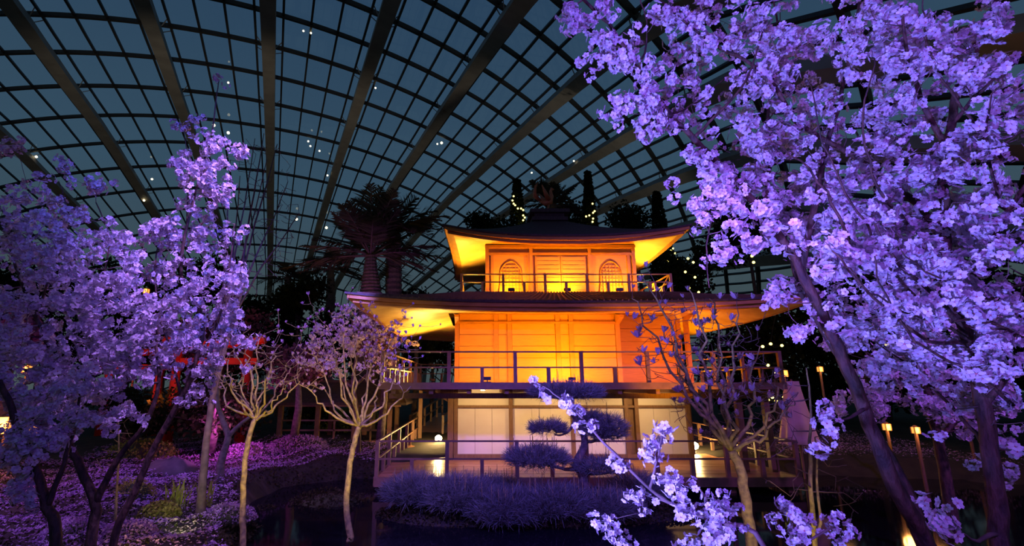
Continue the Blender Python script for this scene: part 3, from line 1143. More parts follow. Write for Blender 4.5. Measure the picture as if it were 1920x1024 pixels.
class Tree:
    def __init__(s, name, label, cat, base, bark, twigmat=None, group=None):
        s.root = empty(name, base, label, cat, group)
        s.bark, s.twigmat = bark, twigmat or bark
        s.N = np.zeros((60000, 3))
        s.Rd = np.zeros(60000)
        s.n = 0

    def node(s, P, r):
        for p, q in zip(P, r):
            s.N[s.n] = p
            s.Rd[s.n] = q
            s.n += 1

    def limb(s, P, r0, r1, name='branch', parent=None, sides=8, jit=.004, ns=4, power=.8):
        Q = smooth_path(P, ns, jit)
        t = np.linspace(0, 1, len(Q))
        rad = r0 + (r1 - r0) * t ** power
        mb = MB()
        mb.tube(Q, list(rad), sides)
        o = mb.build(name, s.bark, parent or s.root, True)
        s.node(Q, rad)
        return o

    def grow(s, A, r0=.006, r1=.0018, bow=.10, sides=4, name='twigs', reach=.6, mid=None, parts=0):
        """twigs from the nearest wood to every point of A"""
        A = np.asarray(A)
        d0 = np.array([np.min(np.sum((s.N[:s.n] - a) ** 2, 1)) for a in A])
        mb = MB()
        made = 0
        for i in np.argsort(d0):
            a = A[i]
            D = s.N[:s.n] - a
            d2 = np.sum(D * D, 1) + (np.maximum(0, D[:, 2]) * 1.0) ** 2
            k = int(np.argmin(d2))
            p = s.N[k].copy()
            L = np.linalg.norm(a - p)
            if L < .01:
                continue
            n_ = max(2, min(7, int(L / .07) + 2))
            off = NR.normal(size=3) * bow * L
            off[2] = -abs(off[2]) * .8
            pts, rr = [], []
            ra = min(s.Rd[k] * .7, r0 + .010 * L)
            for q in range(n_ + 1):
                t = q / n_
                pts.append(p + (a - p) * t + off * 4 * t * (1 - t) * .5 + NR.normal(size=3) * .012 * L * (0 < q < n_))
                rr.append(max(r1, ra + (r1 - ra) * t))
            if made < parts and L > .25:
                m2 = MB()
                m2.tube(pts, rr, 6)
                m2.build('branch', s.twigmat, s.root, True)
                made += 1
            else:
                mb.tube(pts, rr, sides)
            s.node(pts[1:], rr[1:])
        if mb.n:
            o = mb.build(name, s.twigmat, s.root, True)
            o['kind'] = 'stuff'


def blob(px, py, rx, ry, Y, dY, n_):
    a = NR.uniform(0, 2 * math.pi, n_)
    r = np.sqrt(NR.uniform(0, 1, n_))
    return [at(px + rx * r[i] * math.cos(a[i]), py + ry * r[i] * math.sin(a[i]), Y + NR.uniform(-dY, dY)) for i in range(n_)]


def blobs(L):
    out = []
    for q in L:
        out += blob(*q)
    return np.array(out)


# ------------------------------------------------------------------ big cherry trees close on the right
ta = Tree('cherry_tree', 'leaning blossoming cherry with two slanting stems, in front of the pavilion end', 'tree', (2.90, 2.95, 0), M['bark'], M['twig'], 'cherry trees in blossom')
base = np.array([2.90, 2.95, -.05])
S1 = [base, at(1800, 1150, 2.98), at(1738, 1020, 3.0), at(1690, 930, 3.0), at(1640, 820, 3.0), at(1600, 720, 3.0), at(1560, 625, 3.0), at(1520, 545, 3.0), at(1480, 470, 3.0), at(1430, 400, 2.95), at(1370, 330, 2.9),
      at(1300, 260, 2.85), at(1240, 195, 2.8), at(1185, 110, 2.75), at(1140, 45, 2.7), at(1085, -10, 2.65)]
tr = ta.limb(S1, .056, .009, 'trunk', sides=12, power=.75)
ta.limb([at(1790, 1130, 3.02), at(1747, 1030, 3.15), at(1700, 915, 3.3), at(1645, 815, 3.4), at(1609, 740, 3.45), at(1588, 690, 3.45), at(1542, 620, 3.5), at(1496, 535, 3.5), at(1470, 430, 3.5), at(1420, 300, 3.45)], .040, .009, 'stem')
ta.limb([at(1503, 500, 3.0), at(1533, 361, 2.95), at(1547, 283, 2.95), at(1572, 195, 2.9), at(1591, 107, 2.9), at(1611, 5, 2.9)], .024, .008)
ta.limb([at(1430, 400, 2.95), at(1445, 300, 3.05), at(1440, 200, 3.1), at(1460, 90, 3.15), at(1450, -20, 3.2)], .016, .006)
ta.limb([at(1300, 260, 2.85), at(1345, 215, 2.8), at(1400, 150, 2.75), at(1430, 60, 2.7)], .012, .005)
ta.limb([at(1262, 212, 2.82), at(1310, 190, 2.85), at(1362, 140, 2.9)], .008, .004)
ta.limb([at(1200, 130, 2.76), at(1215, 60, 2.7), at(1200, -10, 2.7)], .008, .004)
ta.limb([at(1380, 345, 2.9), at(1345, 390, 2.85), at(1325, 460, 2.8), at(1330, 540, 2.75)], .008, .003)
A1 = blobs([(1092, 25, 42, 34, 2.65, .1, 13), (1150, 95, 45, 45, 2.7, .12, 16), (1200, 175, 42, 36, 2.75, .12, 13), (1165, 200, 25, 20, 2.75, .1, 4), (1265, 25, 40, 30, 2.75, .15, 10),
            (1285, 120, 55, 50, 2.85, .15, 16), (1240, 230, 45, 30, 2.75, .12, 9), (1300, 210, 40, 30, 2.85, .12, 8), (1345, 50, 60, 50, 2.85, .2, 20), (1310, 300, 35, 30, 2.8, .12, 7),
            (1340, 330, 40, 34, 2.8, .15, 9), (1350, 400, 45, 38, 2.8, .15, 14), (1295, 385, 22, 10, 2.75, .05, 3), (1380, 455, 36, 25, 2.85, .1, 7), (1340, 488, 18, 10, 2.75, .05, 3),
            (1400, 280, 60, 60, 2.95, .25, 26), (1420, 180, 65, 70, 3.0, .25, 34), (1440, 70, 70, 65, 3.0, .3, 34), (1430, 370, 60, 50, 3.05, .3, 22), (1500, 300, 70, 80, 3.1, .35, 40),
            (1530, 130, 70, 100, 3.0, .3, 44), (1480, 430, 70, 50, 3.1, .3, 24), (1540, 450, 60, 60, 3.2, .3, 24), (1500, 540, 50, 40, 3.3, .3, 12), (1560, 580, 60, 50, 3.3, .3, 16),
            (1470, 555, 30, 20, 3.0, .1, 4), (1485, 605, 25, 30, 2.9, .1, 4), (1610, 640, 50, 40, 3.4, .2, 9), (1555, 805, 18, 16, 2.6, .05, 3), (1620, 30, 70, 50, 2.95, .2, 22)])
ta.grow(A1, parts=40)
blossoms(ta.root, A1, .047, 300, thin=.80)

tb = Tree('cherry_tree', 'upright blossoming cherry with thick dark trunk at the picture edge', 'tree', (2.72, 2.55, 0), M['bark'], M['twig'], 'cherry trees in blossom')
S2 = [np.array([2.72, 2.55, -.05]), at(1895, 1150, 2.55), at(1872, 960, 2.55), at(1850, 800, 2.55), at(1822, 650, 2.6), at(1795, 560, 2.6), at(1775, 480, 2.6), at(1768, 380, 2.6), at(1774, 280, 2.6), at(1800, 160, 2.6), at(1845, 60, 2.6), at(1880, -20, 2.6)]
tb.limb(S2, .046, .016, 'trunk', sides=12)
tb.limb([at(1772, 450, 2.6), at(1723, 386, 2.75), at(1650, 330, 2.85), at(1601, 293, 2.9), at(1499, 234, 2.9), at(1474, 195, 2.85), at(1423, 129, 2.8), at(1352, 90, 2.75), at(1294, 51, 2.7), at(1235, 0, 2.65)], .026, .006)
tb.limb([at(1795, 560, 2.6), at(1850, 470, 2.5), at(1900, 380, 2.4), at(1960, 300, 2.3)], .022, .008)
tb.limb([at(1822, 650, 2.6), at(1760, 560, 2.45), at(1690, 500, 2.35), at(1640, 420, 2.3)], .016, .005)
tb.limb([at(1845, 760, 2.55), at(1900, 690, 2.5), at(1960, 620, 2.45)], .018, .008)
tb.limb([at(1774, 280, 2.6), at(1730, 190, 2.5), at(1700, 100, 2.45), at(1690, 10, 2.4)], .018, .006)
tb.limb([at(1780, 240, 2.6), at(1840, 170, 2.5), at(1900, 120, 2.45)], .014, .006)
tb.limb([at(1818, 640, 2.6), at(1740, 640, 2.4), at(1640, 560, 2.25), at(1560, 470, 2.2)], .012, .004)
for Q in ([(1930, 520), (1850, 560), (1760, 520), (1690, 470)], [(1930, 640), (1840, 600), (1740, 600), (1650, 560), (1580, 500)], [(1900, 760), (1800, 690), (1720, 640), (1660, 560), (1640, 480)], [(1820, 640), (1700, 540), (1620, 420), (1560, 300), (1520, 160)], [(1700, 420), (1640, 330), (1620, 220), (1640, 110)],
          [(1600, 480), (1560, 380), (1500, 300), (1440, 260)], [(1900, 420), (1860, 330), (1850, 230), (1880, 140)], [(1880, 300), (1800, 200), (1740, 90), (1730, 0)]):
    Yq = R.uniform(2.0, 2.35)
    tb.limb([at(x, y, 2.5 + (Yq - 2.5) * q / (len(Q) - 1)) for q, (x, y) in enumerate(Q)], .010, .003, sides=5, jit=.008)
tb.limb([at(1855, 840, 2.55), at(1800, 780, 2.7), at(1720, 700, 2.9), at(1640, 640, 3.0)], .012, .004)
A2 = blobs([(1650, 70, 70, 70, 2.7, .3, 34), (1740, 120, 80, 100, 2.5, .3, 44), (1840, 90, 70, 90, 2.5, .3, 36), (1890, 220, 40, 90, 2.4, .2, 22), (1630, 220, 80, 90, 2.8, .3, 40),
            (1720, 290, 70, 80, 2.6, .3, 34), (1830, 330, 70, 90, 2.5, .3, 36), (1620, 380, 80, 70, 2.8, .35, 34), (1700, 440, 80, 60, 2.6, .35, 32), (1820, 470, 80, 70, 2.5, .3, 32),
            (1890, 420, 35, 80, 2.3, .15, 12), (1630, 500, 80, 60, 2.7, .4, 28), (1720, 560, 80, 60, 2.6, .4, 30), (1840, 590, 80, 60, 2.5, .3, 28), (1660, 600, 60, 40, 2.7, .3, 14),
            (1760, 650, 90, 40, 2.7, .3, 20), (1880, 680, 45, 60, 2.4, .2, 14), (1700, 700, 70, 40, 2.9, .2, 12), (1820, 740, 60, 40, 2.7, .2, 10), (1890, 800, 40, 60, 2.6, .2, 9), (1780, 992, 34, 12, 2.2, .05, 3),
            (1560, 480, 40, 50, 2.4, .2, 10), (1850, 900, 60, 50, 3.2, .2, 5)])
tb.grow(A2, parts=40)
blossoms(tb.root, A2, .047, 300, thin=.72)

# a further cherry behind the two, dimmer
tcx = Tree('cherry_tree', 'smaller cherry in pale blossom behind the two big trunks, low at the far bank', 'tree', at(1790, 1010, 7.5), M['bark'], M['twig'], 'cherry trees in blossom')
tcx.limb([np.append(at(1790, 1010, 7.5)[:2], -.1), at(1770, 880, 7.5), at(1745, 760, 7.5), at(1720, 640, 7.5), at(1700, 540, 7.5)], .09, .03, 'trunk')
tcx.limb([at(1760, 830, 7.5), at(1830, 730, 7.6), at(1880, 640, 7.6)], .05, .015)
tcx.limb([at(1740, 750, 7.5), at(1660, 690, 7.4), at(1600, 640, 7.4)], .04, .012)
A3 = blobs([(1740, 740, 160, 40, 7.4, .8, 40), (1700, 650, 150, 70, 7.4, .9, 60), (1830, 770, 80, 60, 7.4, .6, 26), (1620, 760, 60, 25, 7.2, .4, 10), (1760, 560, 150, 60, 7.5, .8, 40), (1860, 660, 60, 80, 7.5, .6, 24)])
tcx.grow(A3, r0=.01, r1=.003)
blossoms(tcx.root, A3, .085, 120)

# ------------------------------------------------------------------ blossom sprays in front of the pond
def sapling(name, label, stems, A, rad, group='low blossom sprays'):
    p0 = stems[0][0]
    t = Tree(name, label, 'shrub', (p0[0], p0[1], 0), M['twig'], M['twig'], group)
    for k, P in enumerate(stems):
        t.limb(P, .011 if k == 0 else .006, .0025, 'stem' if k == 0 else 'branch', sides=6, jit=.0015)
    t.grow(A, r0=.003, r1=.0012, bow=.05)
    blossoms(t.root, A, rad, 300, small=True, extra=0)


g0 = np.array([.98, 1.62, -.02])
sapling('cherry_shrub', 'long thin cherry spray reaching up in front of the pine', [
    [g0, np.array([.96, 1.65, .9]), at(1440, 1040, 1.7), at(1340, 980, 1.75), at(1250, 940, 1.8), at(1180, 880, 1.82), at(1120, 815, 1.85), at(1075, 768, 1.86), at(1040, 738, 1.88), at(1002, 714, 1.9)],
    [at(1220, 915, 1.8), at(1225, 890, 1.78), at(1235, 850, 1.76), at(1243, 800, 1.75)], [at(1270, 950, 1.8), at(1235, 935, 1.85), at(1200, 930, 1.88)],
    [at(1340, 980, 1.75), at(1320, 930, 1.7), at(1290, 900, 1.7)]],
    np.concatenate([blobs([(1060, 752, 30, 8, 1.87, .03, 4), (1078, 768, 16, 10, 1.86, .03, 3), (1100, 795, 16, 12, 1.85, .03, 3), (1168, 868, 20, 12, 1.82, .03, 3), (1025, 742, 6, 4, 1.9, .01, 1), (1001, 716, 3, 3, 1.9, .01, 1),
                           (1248, 798, 14, 10, 1.75, .03, 2), (1240, 838, 26, 22, 1.76, .05, 6), (1228, 858, 22, 12, 1.77, .05, 3), (1262, 895, 30, 14, 1.74, .05, 5), (1280, 915, 26, 18, 1.72, .06, 6),
                           (1195, 945, 30, 22, 1.86, .04, 7), (1310, 950, 40, 30, 1.72, .08, 13), (1360, 945, 30, 22, 1.72, .05, 6), (1350, 990, 50, 22, 1.7, .08, 10), (1140, 980, 20, 18, 1.9, .03, 3)])]), .027)
g1 = np.array([1.15, 1.75, -.02])
sapling('cherry_shrub', 'short cherry spray with dense blossom at the lower picture edge beside the slim trunk', [
    [g1, at(1500, 1100, 1.8), at(1490, 1010, 1.8), at(1480, 960, 1.8)], [at(1490, 1030, 1.8), at(1540, 1000, 1.8), at(1575, 985, 1.8)]],
    blobs([(1480, 975, 40, 34, 1.8, .08, 11), (1500, 1010, 50, 20, 1.8, .08, 8), (1575, 990, 28, 22, 1.82, .05, 6), (1470, 950, 16, 10, 1.8, .03, 2)]), .027)
g2 = np.array([.42, 1.95, -.02])
sapling('cherry_shrub', 'small cherry spray at the bottom edge below the dwarf pines', [
    [g2, at(1165, 1110, 1.95), at(1160, 1030, 1.95), at(1135, 970, 1.95)], [at(1160, 1040, 1.95), at(1290, 1020, 1.9), at(1330, 1010, 1.9)]],
    blobs([(1138, 972, 14, 8, 1.95, .03, 2), (1148, 1000, 26, 18, 1.95, .05, 7), (1170, 1020, 16, 8, 1.95, .03, 3), (1300, 1018, 34, 8, 1.9, .04, 4)]), .028)

# ------------------------------------------------------------------ cherry trees on the left
YL = 5.0
l1 = Tree('cherry_tree', 'blossoming cherry forking low with dark bent stems, at the picture edge', 'tree', (*at(176, 1013, YL)[:2], 0), M['bark'], M['twig'], 'cherry trees in blossom')
b0 = np.append(at(176, 1013, YL)[:2], -.05)
l1.limb([b0, at(175, 985, YL), at(179, 945, YL), at(150, 877, YL), at(127, 827, YL), at(113, 759, YL), at(102, 700, YL), at(92, 650, YL), at(68, 596, YL), at(50, 550, YL), at(28, 500, YL), at(8, 430, YL)], .055, .010, 'trunk', sides=10)
l1.limb([at(179, 945, YL), at(222, 859, YL), at(272, 795, YL), at(298, 718, YL), at(293, 650, YL), at(305, 560, YL)], .036, .010)
l1.limb([at(113, 759, YL), at(60, 700, YL - .2), at(10, 690, YL - .3)], .016, .006)
l1.limb([at(95, 655, YL), at(135, 625, YL), at(180, 560, YL + .2), at(205, 450, YL + .3), at(180, 380, YL + .3)], .018, .006)
l1.limb([at(68, 596, YL), at(100, 500, YL + .2), at(130, 420, YL + .2), at(110, 340, YL + .2)], .014, .005)
A4 = blobs([(25, 420, 40, 50, YL, .4, 14), (70, 370, 50, 40, YL, .4, 10), (80, 470, 80, 60, YL, .5, 34), (150, 430, 70, 50, YL, .5, 24), (185, 345, 25, 20, YL + .2, .2, 5), (140, 320, 30, 16, YL, .2, 3), (100, 560, 100, 60, YL, .6, 52),
            (200, 500, 60, 60, YL, .5, 30), (215, 590, 80, 70, YL, .6, 44), (60, 650, 70, 60, YL, .5, 36), (150, 680, 90, 60, YL, .6, 40), (250, 670, 70, 50, YL, .5, 24), (190, 760, 70, 45, YL, .5, 22), (90, 740, 80, 50, YL, .5, 20), (280, 590, 50, 50, YL, .4, 18), (8, 285, 8, 6, YL, .1, 2), (28, 275, 12, 6, YL, .1, 2)])
l1.grow(A4, r0=.008, r1=.0025, parts=30)
blossoms(l1.root, A4, .062, 300, thin=1.0)

YM = 5.6
l2 = Tree('cherry_tree', 'tall slender cherry with bright violet blossom at its top, beside bare stems', 'tree', (*at(217, 1012, YM)[:2], 0), M['bark'], M['twig'], 'cherry trees in blossom')
l2.limb([np.append(at(212, 1015, YM)[:2], -.05), at(217, 1000, YM), at(254, 918, YM), at(290, 836, YM), at(340, 746, YM), at(366, 680, YM), at(380, 600, YM), at(340, 520, YM), at(350, 430, YM), at(372, 340, YM), at(395, 260, YM), at(405, 190, YM), at(411, 150, YM)], .046, .005, 'trunk', sides=10)
l2.limb([at(366, 680, YM), at(410, 600, YM), at(430, 500, YM), at(440, 420, YM)], .020, .006)
l2.limb([at(340, 746, YM), at(320, 660, YM), at(300, 590, YM), at(290, 500, YM), at(310, 420, YM)], .018, .006)
l2.limb([at(350, 430, YM), at(355, 330, YM), at(345, 245, YM)], .010, .004)
A5 = blobs([(341, 238, 12, 5, YM, .1, 3), (365, 226, 10, 5, YM, .1, 2), (395, 265, 26, 26, YM, .2, 10), (345, 290, 6, 6, YM, .1, 2), (355, 318, 34, 20, YM, .25, 10), (400, 320, 40, 30, YM, .3, 14), (375, 370, 55, 28, YM, .3, 18), (450, 280, 12, 12, YM, .2, 3),
            (300, 425, 25, 22, YM, .2, 8), (340, 440, 50, 34, YM, .3, 18), (405, 440, 45, 44, YM, .35, 18), (330, 520, 50, 45, YM, .35, 22), (400, 540, 45, 50, YM, .35, 20), (440, 500, 20, 30, YM, .2, 6), (320, 600, 60, 50, YM, .4, 28),
            (410, 620, 45, 40, YM, .35, 20), (350, 670, 60, 40, YM, .4, 22), (430, 560, 30, 30, YM, .3, 9), (300, 690, 30, 26, YM, .3, 7), (370, 745, 30, 25, YM, .3, 5), (446, 655, 26, 20, YM, .3, 6), (411, 146, 5, 4, YM, .05, 1), (262, 445, 22, 18, YM, .2, 4)])
l2.grow(A5, r0=.008, r1=.0025, parts=30)
blossoms(l2.root, A5, .060, 300, thin=1.0)

l3 = Tree('cherry_tree', 'low dark cherry with a crooked trunk in the corner, nearest to the camera', 'tree', (*at(105, 1024, 4.2)[:2], 0), M['bark'], M['twig'], 'cherry trees in blossom')
l3.limb([np.append(at(110, 1030, 4.2)[:2], -.05), at(105, 1010, 4.2), at(88, 950, 4.2), at(72, 890, 4.2), at(40, 820, 4.2), at(15, 750, 4.1), at(-20, 680, 4.1)], .05, .02, 'trunk', sides=10)
l3.limb([at(88, 950, 4.2), at(120, 870, 4.2), at(140, 800, 4.3), at(150, 730, 4.3)], .026, .008)
l3.limb([at(72, 890, 4.2), at(40, 880, 4.1), at(0, 860, 4.0)], .016, .006)
A6 = blobs([(30, 720, 50, 50, 4.1, .3, 14), (60, 820, 60, 40, 4.1, .3, 14), (20, 880, 30, 40, 4.0, .2, 8), (120, 770, 50, 40, 4.2, .3, 12), (10, 620, 40, 60, 4.2, .3, 10), (60, 930, 40, 24, 4.1, .2, 4), (150, 720, 50, 30, 4.3, .3, 8), (60, 770, 70, 60, 4.2, .3, 16), (150, 800, 50, 30, 4.2, .3, 6)])
l3.grow(A6, r0=.006, r1=.002)
blossoms(l3.root, A6, .056, 120)

# ------------------------------------------------------------------ bare many-stemmed tree with a violet trunk
YB = 8.5
bt = Tree('bare_tree', 'bare tree with slim violet trunk and many upright twigs', 'tree', (*at(375, 975, YB)[:2], 0), M['twig'])
bt.limb([np.append(at(375, 978, YB)[:2], -.05), at(378, 930, YB), at(385, 850, YB), at(396, 760, YB), at(420, 660, YB), at(440, 580, YB), at(458, 480, YB)], .085, .02, 'trunk', sides=10)
for k, (xa, ya, xb, yb) in enumerate(((410, 690, 500, 300), (430, 620, 540, 340), (400, 745, 478, 260), (445, 560, 520, 270), (425, 640, 450, 330), (440, 590, 560, 400), (412, 690, 432, 300), (452, 520, 495, 250))):
    bt.limb([at(xa, ya, YB), at(xa + (xb - xa) * .35, ya + (yb - ya) * .4, YB + R.uniform(-.3, .3)), at(xa + (xb - xa) * .75, ya + (yb - ya) * .75, YB + R.uniform(-.4, .4)), at(xb, yb, YB + R.uniform(-.5, .5))], .024, .006, sides=6)
bt.grow(blobs([(500, 350, 50, 90, YB, .5, 70), (520, 450, 40, 70, YB, .5, 40), (470, 330, 30, 80, YB, .4, 30), (470, 480, 40, 80, YB, .4, 26), (545, 400, 20, 60, YB, .3, 14)]), r0=.008, r1=.004, bow=.04)

b2 = Tree('bare_tree', 'short forked dark tree behind the slim violet trunk', 'tree', (*at(412, 890, 11)[:2], 0), M['pinebark'])
b2.limb([np.append(at(412, 890, 11)[:2], -.05), at(416, 860, 11), at(428, 820, 11), at(418, 790, 11), at(408, 750, 11), at(412, 690, 11)], .10, .04, 'trunk')
b2.limb([at(428, 820, 11), at(445, 800, 11), at(470, 780, 11), at(490, 750, 11)], .06, .02)
b2.grow(blobs([(415, 680, 30, 40, 11, .5, 16), (480, 720, 30, 30, 11, .5, 12)]), r0=.015, r1=.006)

# ------------------------------------------------------------------ magnolias with lichen-yellow trunks
def magnolia_flower_mesh():
    V, Fc = [], []
    for k in range(7):
        a = 2 * math.pi * k / 7 + (k % 2) * .2
        op = .35 + .28 * (k % 3)
        u = np.array([math.cos(a), math.sin(a), 0])
        t = np.array([-math.sin(a), math.cos(a), 0])
        z = np.array([0, 0, 1.])
        b_ = len(V)
        V += [u * .06 - t * .08, u * .06 + t * .08, u * (.30 * op + .1) + t * .26 + z * .45, u * (.30 * op + .1) - t * .26 + z * .45,
              u * (.9 * op) + t * .10 + z * 1.0, u * (.9 * op) - t * .10 + z * 1.0]
        Fc += [(b_, b_ + 1, b_ + 2, b_ + 3), (b_ + 3, b_ + 2, b_ + 4, b_ + 5)]
    me = bpy.data.meshes.new('flower')
    me.from_pydata([tuple(v) for v in V], [], Fc)
    me.materials.append(M['magnolia'])
    me.update()
    return me


MAG = magnolia_flower_mesh()


def magnolia(label, Y, trunk, r0, fork, tips, crown, flowers, nmul=1.0, fs=.042, tipf=.35):
    bse = (*at(*trunk[0], Y)[:2], 0)
    t = Tree('magnolia_tree', label, 'tree', bse, M['lichen'], M['lichen'] if Y > 6 else M['twig'], 'magnolias with yellow lichened trunks')
    P = [np.append(at(*trunk[0], Y)[:2], -.05)] + [at(x, y, Y) for x, y in trunk]
    t.limb(P, r0, r0 * .75, 'trunk', sides=10)
    f0 = at(*trunk[-1], Y)
    for x, y in tips:
        e_ = at(x, y, Y + R.uniform(-.45, .45))
        m1 = f0 + (e_ - f0) * .35 + np.array([(e_ - f0)[0] * .13, R.uniform(-.1, .1), -.04])
        m2 = f0 + (e_ - f0) * .7 + np.array([(e_ - f0)[0] * .05, R.uniform(-.1, .1), .0])
        t.limb([f0, m1, m2, e_], r0 * .45, .006, sides=6, jit=.022)
    AA = blobs([(*c[:4], Y, .5, int(c[4] * nmul)) for c in crown])
    ff = np.array([at(x, y, Y + R.uniform(-.4, .4)) for x, y in flowers])
    t.grow(np.concatenate([AA, ff]), r0=.006, r1=.003, bow=.08)
    tips_ = np.concatenate([ff, AA[NR.random(len(AA)) < tipf]])
    for p in tips_:
        o = bpy.data.objects.new('flower', MAG)
        COL.objects.link(o)
        o.parent = t.root
        o.location = Vector(p.tolist()) - wloc(t.root)
        o.rotation_euler = (R.uniform(-.6, .6), R.uniform(-.6, .6), R.uniform(0, 6))
        o.scale = [fs * R.uniform(.7, 1.25)] * 3
    return t


fl = lambda L, n_: [(x + R.gauss(0, rx), y + R.gauss(0, ry)) for (x, y, rx, ry) in L for _ in range(n_)]
magnolia('yellow-trunked magnolia in front of the red gate, on the violet flower carpet', 7.0, [(456, 1018), (455, 960), (458, 890), (465, 830), (479, 785)], .044, None,
         [(402, 700), (418, 665), (440, 650), (462, 640), (490, 630), (520, 652), (545, 690), (562, 715), (430, 720), (455, 700), (510, 700), (480, 680), (535, 730)],
         [(430, 690, 40, 45, 44), (480, 670, 40, 60, 52), (530, 695, 35, 45, 44)], fl([(500, 620, 40, 22), (440, 640, 30, 20)], 9), nmul=1.6, tipf=.15)
magnolia('yellow-trunked magnolia beside the covered walkway, crown full of violet buds', 7.4, [(656, 1006), (650, 945), (655, 880), (664, 830), (674, 800)], .050, None,
         [(560, 720), (585, 665), (612, 610), (640, 585), (668, 575), (700, 590), (735, 630), (758, 680), (770, 725), (600, 720), (630, 680), (690, 680), (655, 640), (720, 700)],
         [(600, 680, 45, 60, 60), (660, 640, 50, 70, 70), (725, 670, 45, 60, 60)], fl([(620, 625, 40, 28), (680, 610, 50, 25), (730, 640, 30, 28)], 50), nmul=1.5, tipf=.6)
magnolia('yellow-trunked magnolia with large violet flowers in front of the deck end', 5.2, [(1406, 1000), (1398, 940), (1388, 880), (1372, 845)], .058, None,
         [(1185, 560), (1205, 520), (1245, 620), (1290, 540), (1330, 560), (1385, 590), (1425, 650), (1470, 720), (1490, 760), (1270, 690), (1350, 640)],
         [(1240, 640, 50, 80, 40), (1300, 640, 50, 90, 60), (1380, 680, 60, 80, 70), (1450, 750, 45, 60, 44), (1320, 760, 70, 60, 50)],
         [(1212, 500), (1200, 528), (1186, 540), (1230, 545), (1252, 540), (1188, 598), (1176, 592), (1195, 632), (1260, 630), (1248, 570), (1290, 545), (1300, 590), (1350, 560), (1410, 560), (1330, 605), (1370, 600), (1440, 580),
          (1280, 730), (1300, 738), (1320, 735), (1265, 752), (1410, 800), (1440, 790), (1445, 720), (1455, 700), (1380, 560), (1222, 600), (1420, 620)], nmul=2.2, fs=.060, tipf=.12)

# hazy cherry behind the magnolia
th = Tree('cherry_tree', 'hazy violet cherry in blossom behind the magnolia, next to the balcony corner', 'tree', (*at(672, 840, 14.5)[:2], 0), M['bark'], M['twig'], 'cherry trees in blossom')
th.limb([np.append(at(672, 840, 14.5)[:2], -.05), at(670, 780, 14.5), at(662, 720, 14.5), at(668, 660, 14.5), at(660, 600, 14.5)], .10, .03, 'trunk')
th.limb([at(664, 725, 14.5), at(710, 680, 14.3), at(740, 630, 14.2)], .05, .015)
th.limb([at(664, 730, 14.5), at(620, 690, 14.6), at(596, 640, 14.7)], .05, .015)
A7 = blobs([(625, 640, 45, 50, 14.5, .8, 34), (680, 615, 50, 45, 14.5, .8, 36), (735, 640, 36, 45, 14.4, .6, 26), (665, 680, 60, 30, 14.5, .8, 22), (585, 670, 24, 30, 14.6, .5, 10)])
th.grow(A7, r0=.014, r1=.005)
blossoms(th.root, A7, .085, 100)
spot((-2.6, 9.6, 4.6), (-3.5, 14.5, 3.4), 520, (0.20, 0.14, 1.0), 44)

# thin twiggy sapling on the right bank
ts = Tree('bare_sapling', 'thin bare sapling with two straight stems and side twigs, right of the deck', 'tree', (*at(1522, 1030, 4.6)[:2], 0), M['lichen'], M['twig'])
ts.limb([np.append(at(1522, 1030, 4.6)[:2], -.05), at(1522, 950, 4.6), at(1520, 850, 4.6), at(1519, 770, 4.6), at(1512, 690, 4.6)], .026, .006, 'trunk')
ts.limb([at(1524, 1020, 4.65), at(1538, 980, 4.7), at(1532, 900, 4.7), at(1528, 820, 4.7)], .018, .006)
ts.grow(blobs([(1590, 930, 30, 60, 4.6, .4, 12), (1470, 880, 40, 70, 4.6, .4, 16), (1560, 840, 40, 60, 4.6, .4, 14), (1480, 780, 40, 60, 4.6, .4, 14), (1550, 760, 30, 40, 4.6, .4, 8)]), r0=.006, r1=.003, bow=.05)
ts2 = Tree('bare_sapling', 'thin golden sapling with fine side twigs among the violet flowers', 'tree', (*at(220, 965, 7.5)[:2], 0), M['lichen'], M['lichen'])
ts2.limb([np.append(at(220, 972, 7.5)[:2], -.05), at(221, 900, 7.5), at(222, 830, 7.5), at(222, 760, 7.5)], .022, .006, 'trunk')
ts2.grow(blobs([(250, 890, 26, 40, 7.5, .3, 14), (195, 880, 22, 40, 7.5, .3, 14), (225, 800, 26, 40, 7.5, .3, 14)]), r0=.006, r1=.003, bow=.05)

# ------------------------------------------------------------------ pines
def needle_pad(c, rx, ry, rz, n_, L=.11, up=.6):
    """tufts of needles over a cushion: arrays of thin quads"""
    c = np.asarray(c)
    nt = n_ // 12
    a = NR.uniform(0, 2 * math.pi, nt)
    r = np.sqrt(NR.uniform(0, 1, nt))
    z = NR.uniform(-.4, 1, nt) * np.sqrt(np.maximum(0, 1 - r * r * .9))
    C = c + np.stack([rx * r * np.cos(a), ry * r * np.sin(a), rz * z], -1)
    T = np.repeat(C, 12, 0)
    D = np.stack([np.cos(a) * r, np.sin(a) * r, up * np.ones(nt)], -1) * NR.uniform(.7, 1.3, (nt, 1))
    D = np.repeat(D, 12, 0) + NR.normal(size=(nt * 12, 3)) * .55
    D /= np.linalg.norm(D, axis=1)[:, None]
    S = np.cross(D, NR.normal(size=D.shape))
    S /= np.linalg.norm(S, axis=1)[:, None]
    l_ = L * NR.uniform(.7, 1.2, len(T))[:, None]
    V = np.stack([T - S * .004, T + S * .004, T + D * l_ + S * .0016, T + D * l_ - S * .0016], 1)
    F_ = np.arange(len(T) * 4).reshape(-1, 4)
    return V.reshape(-1, 3), F_


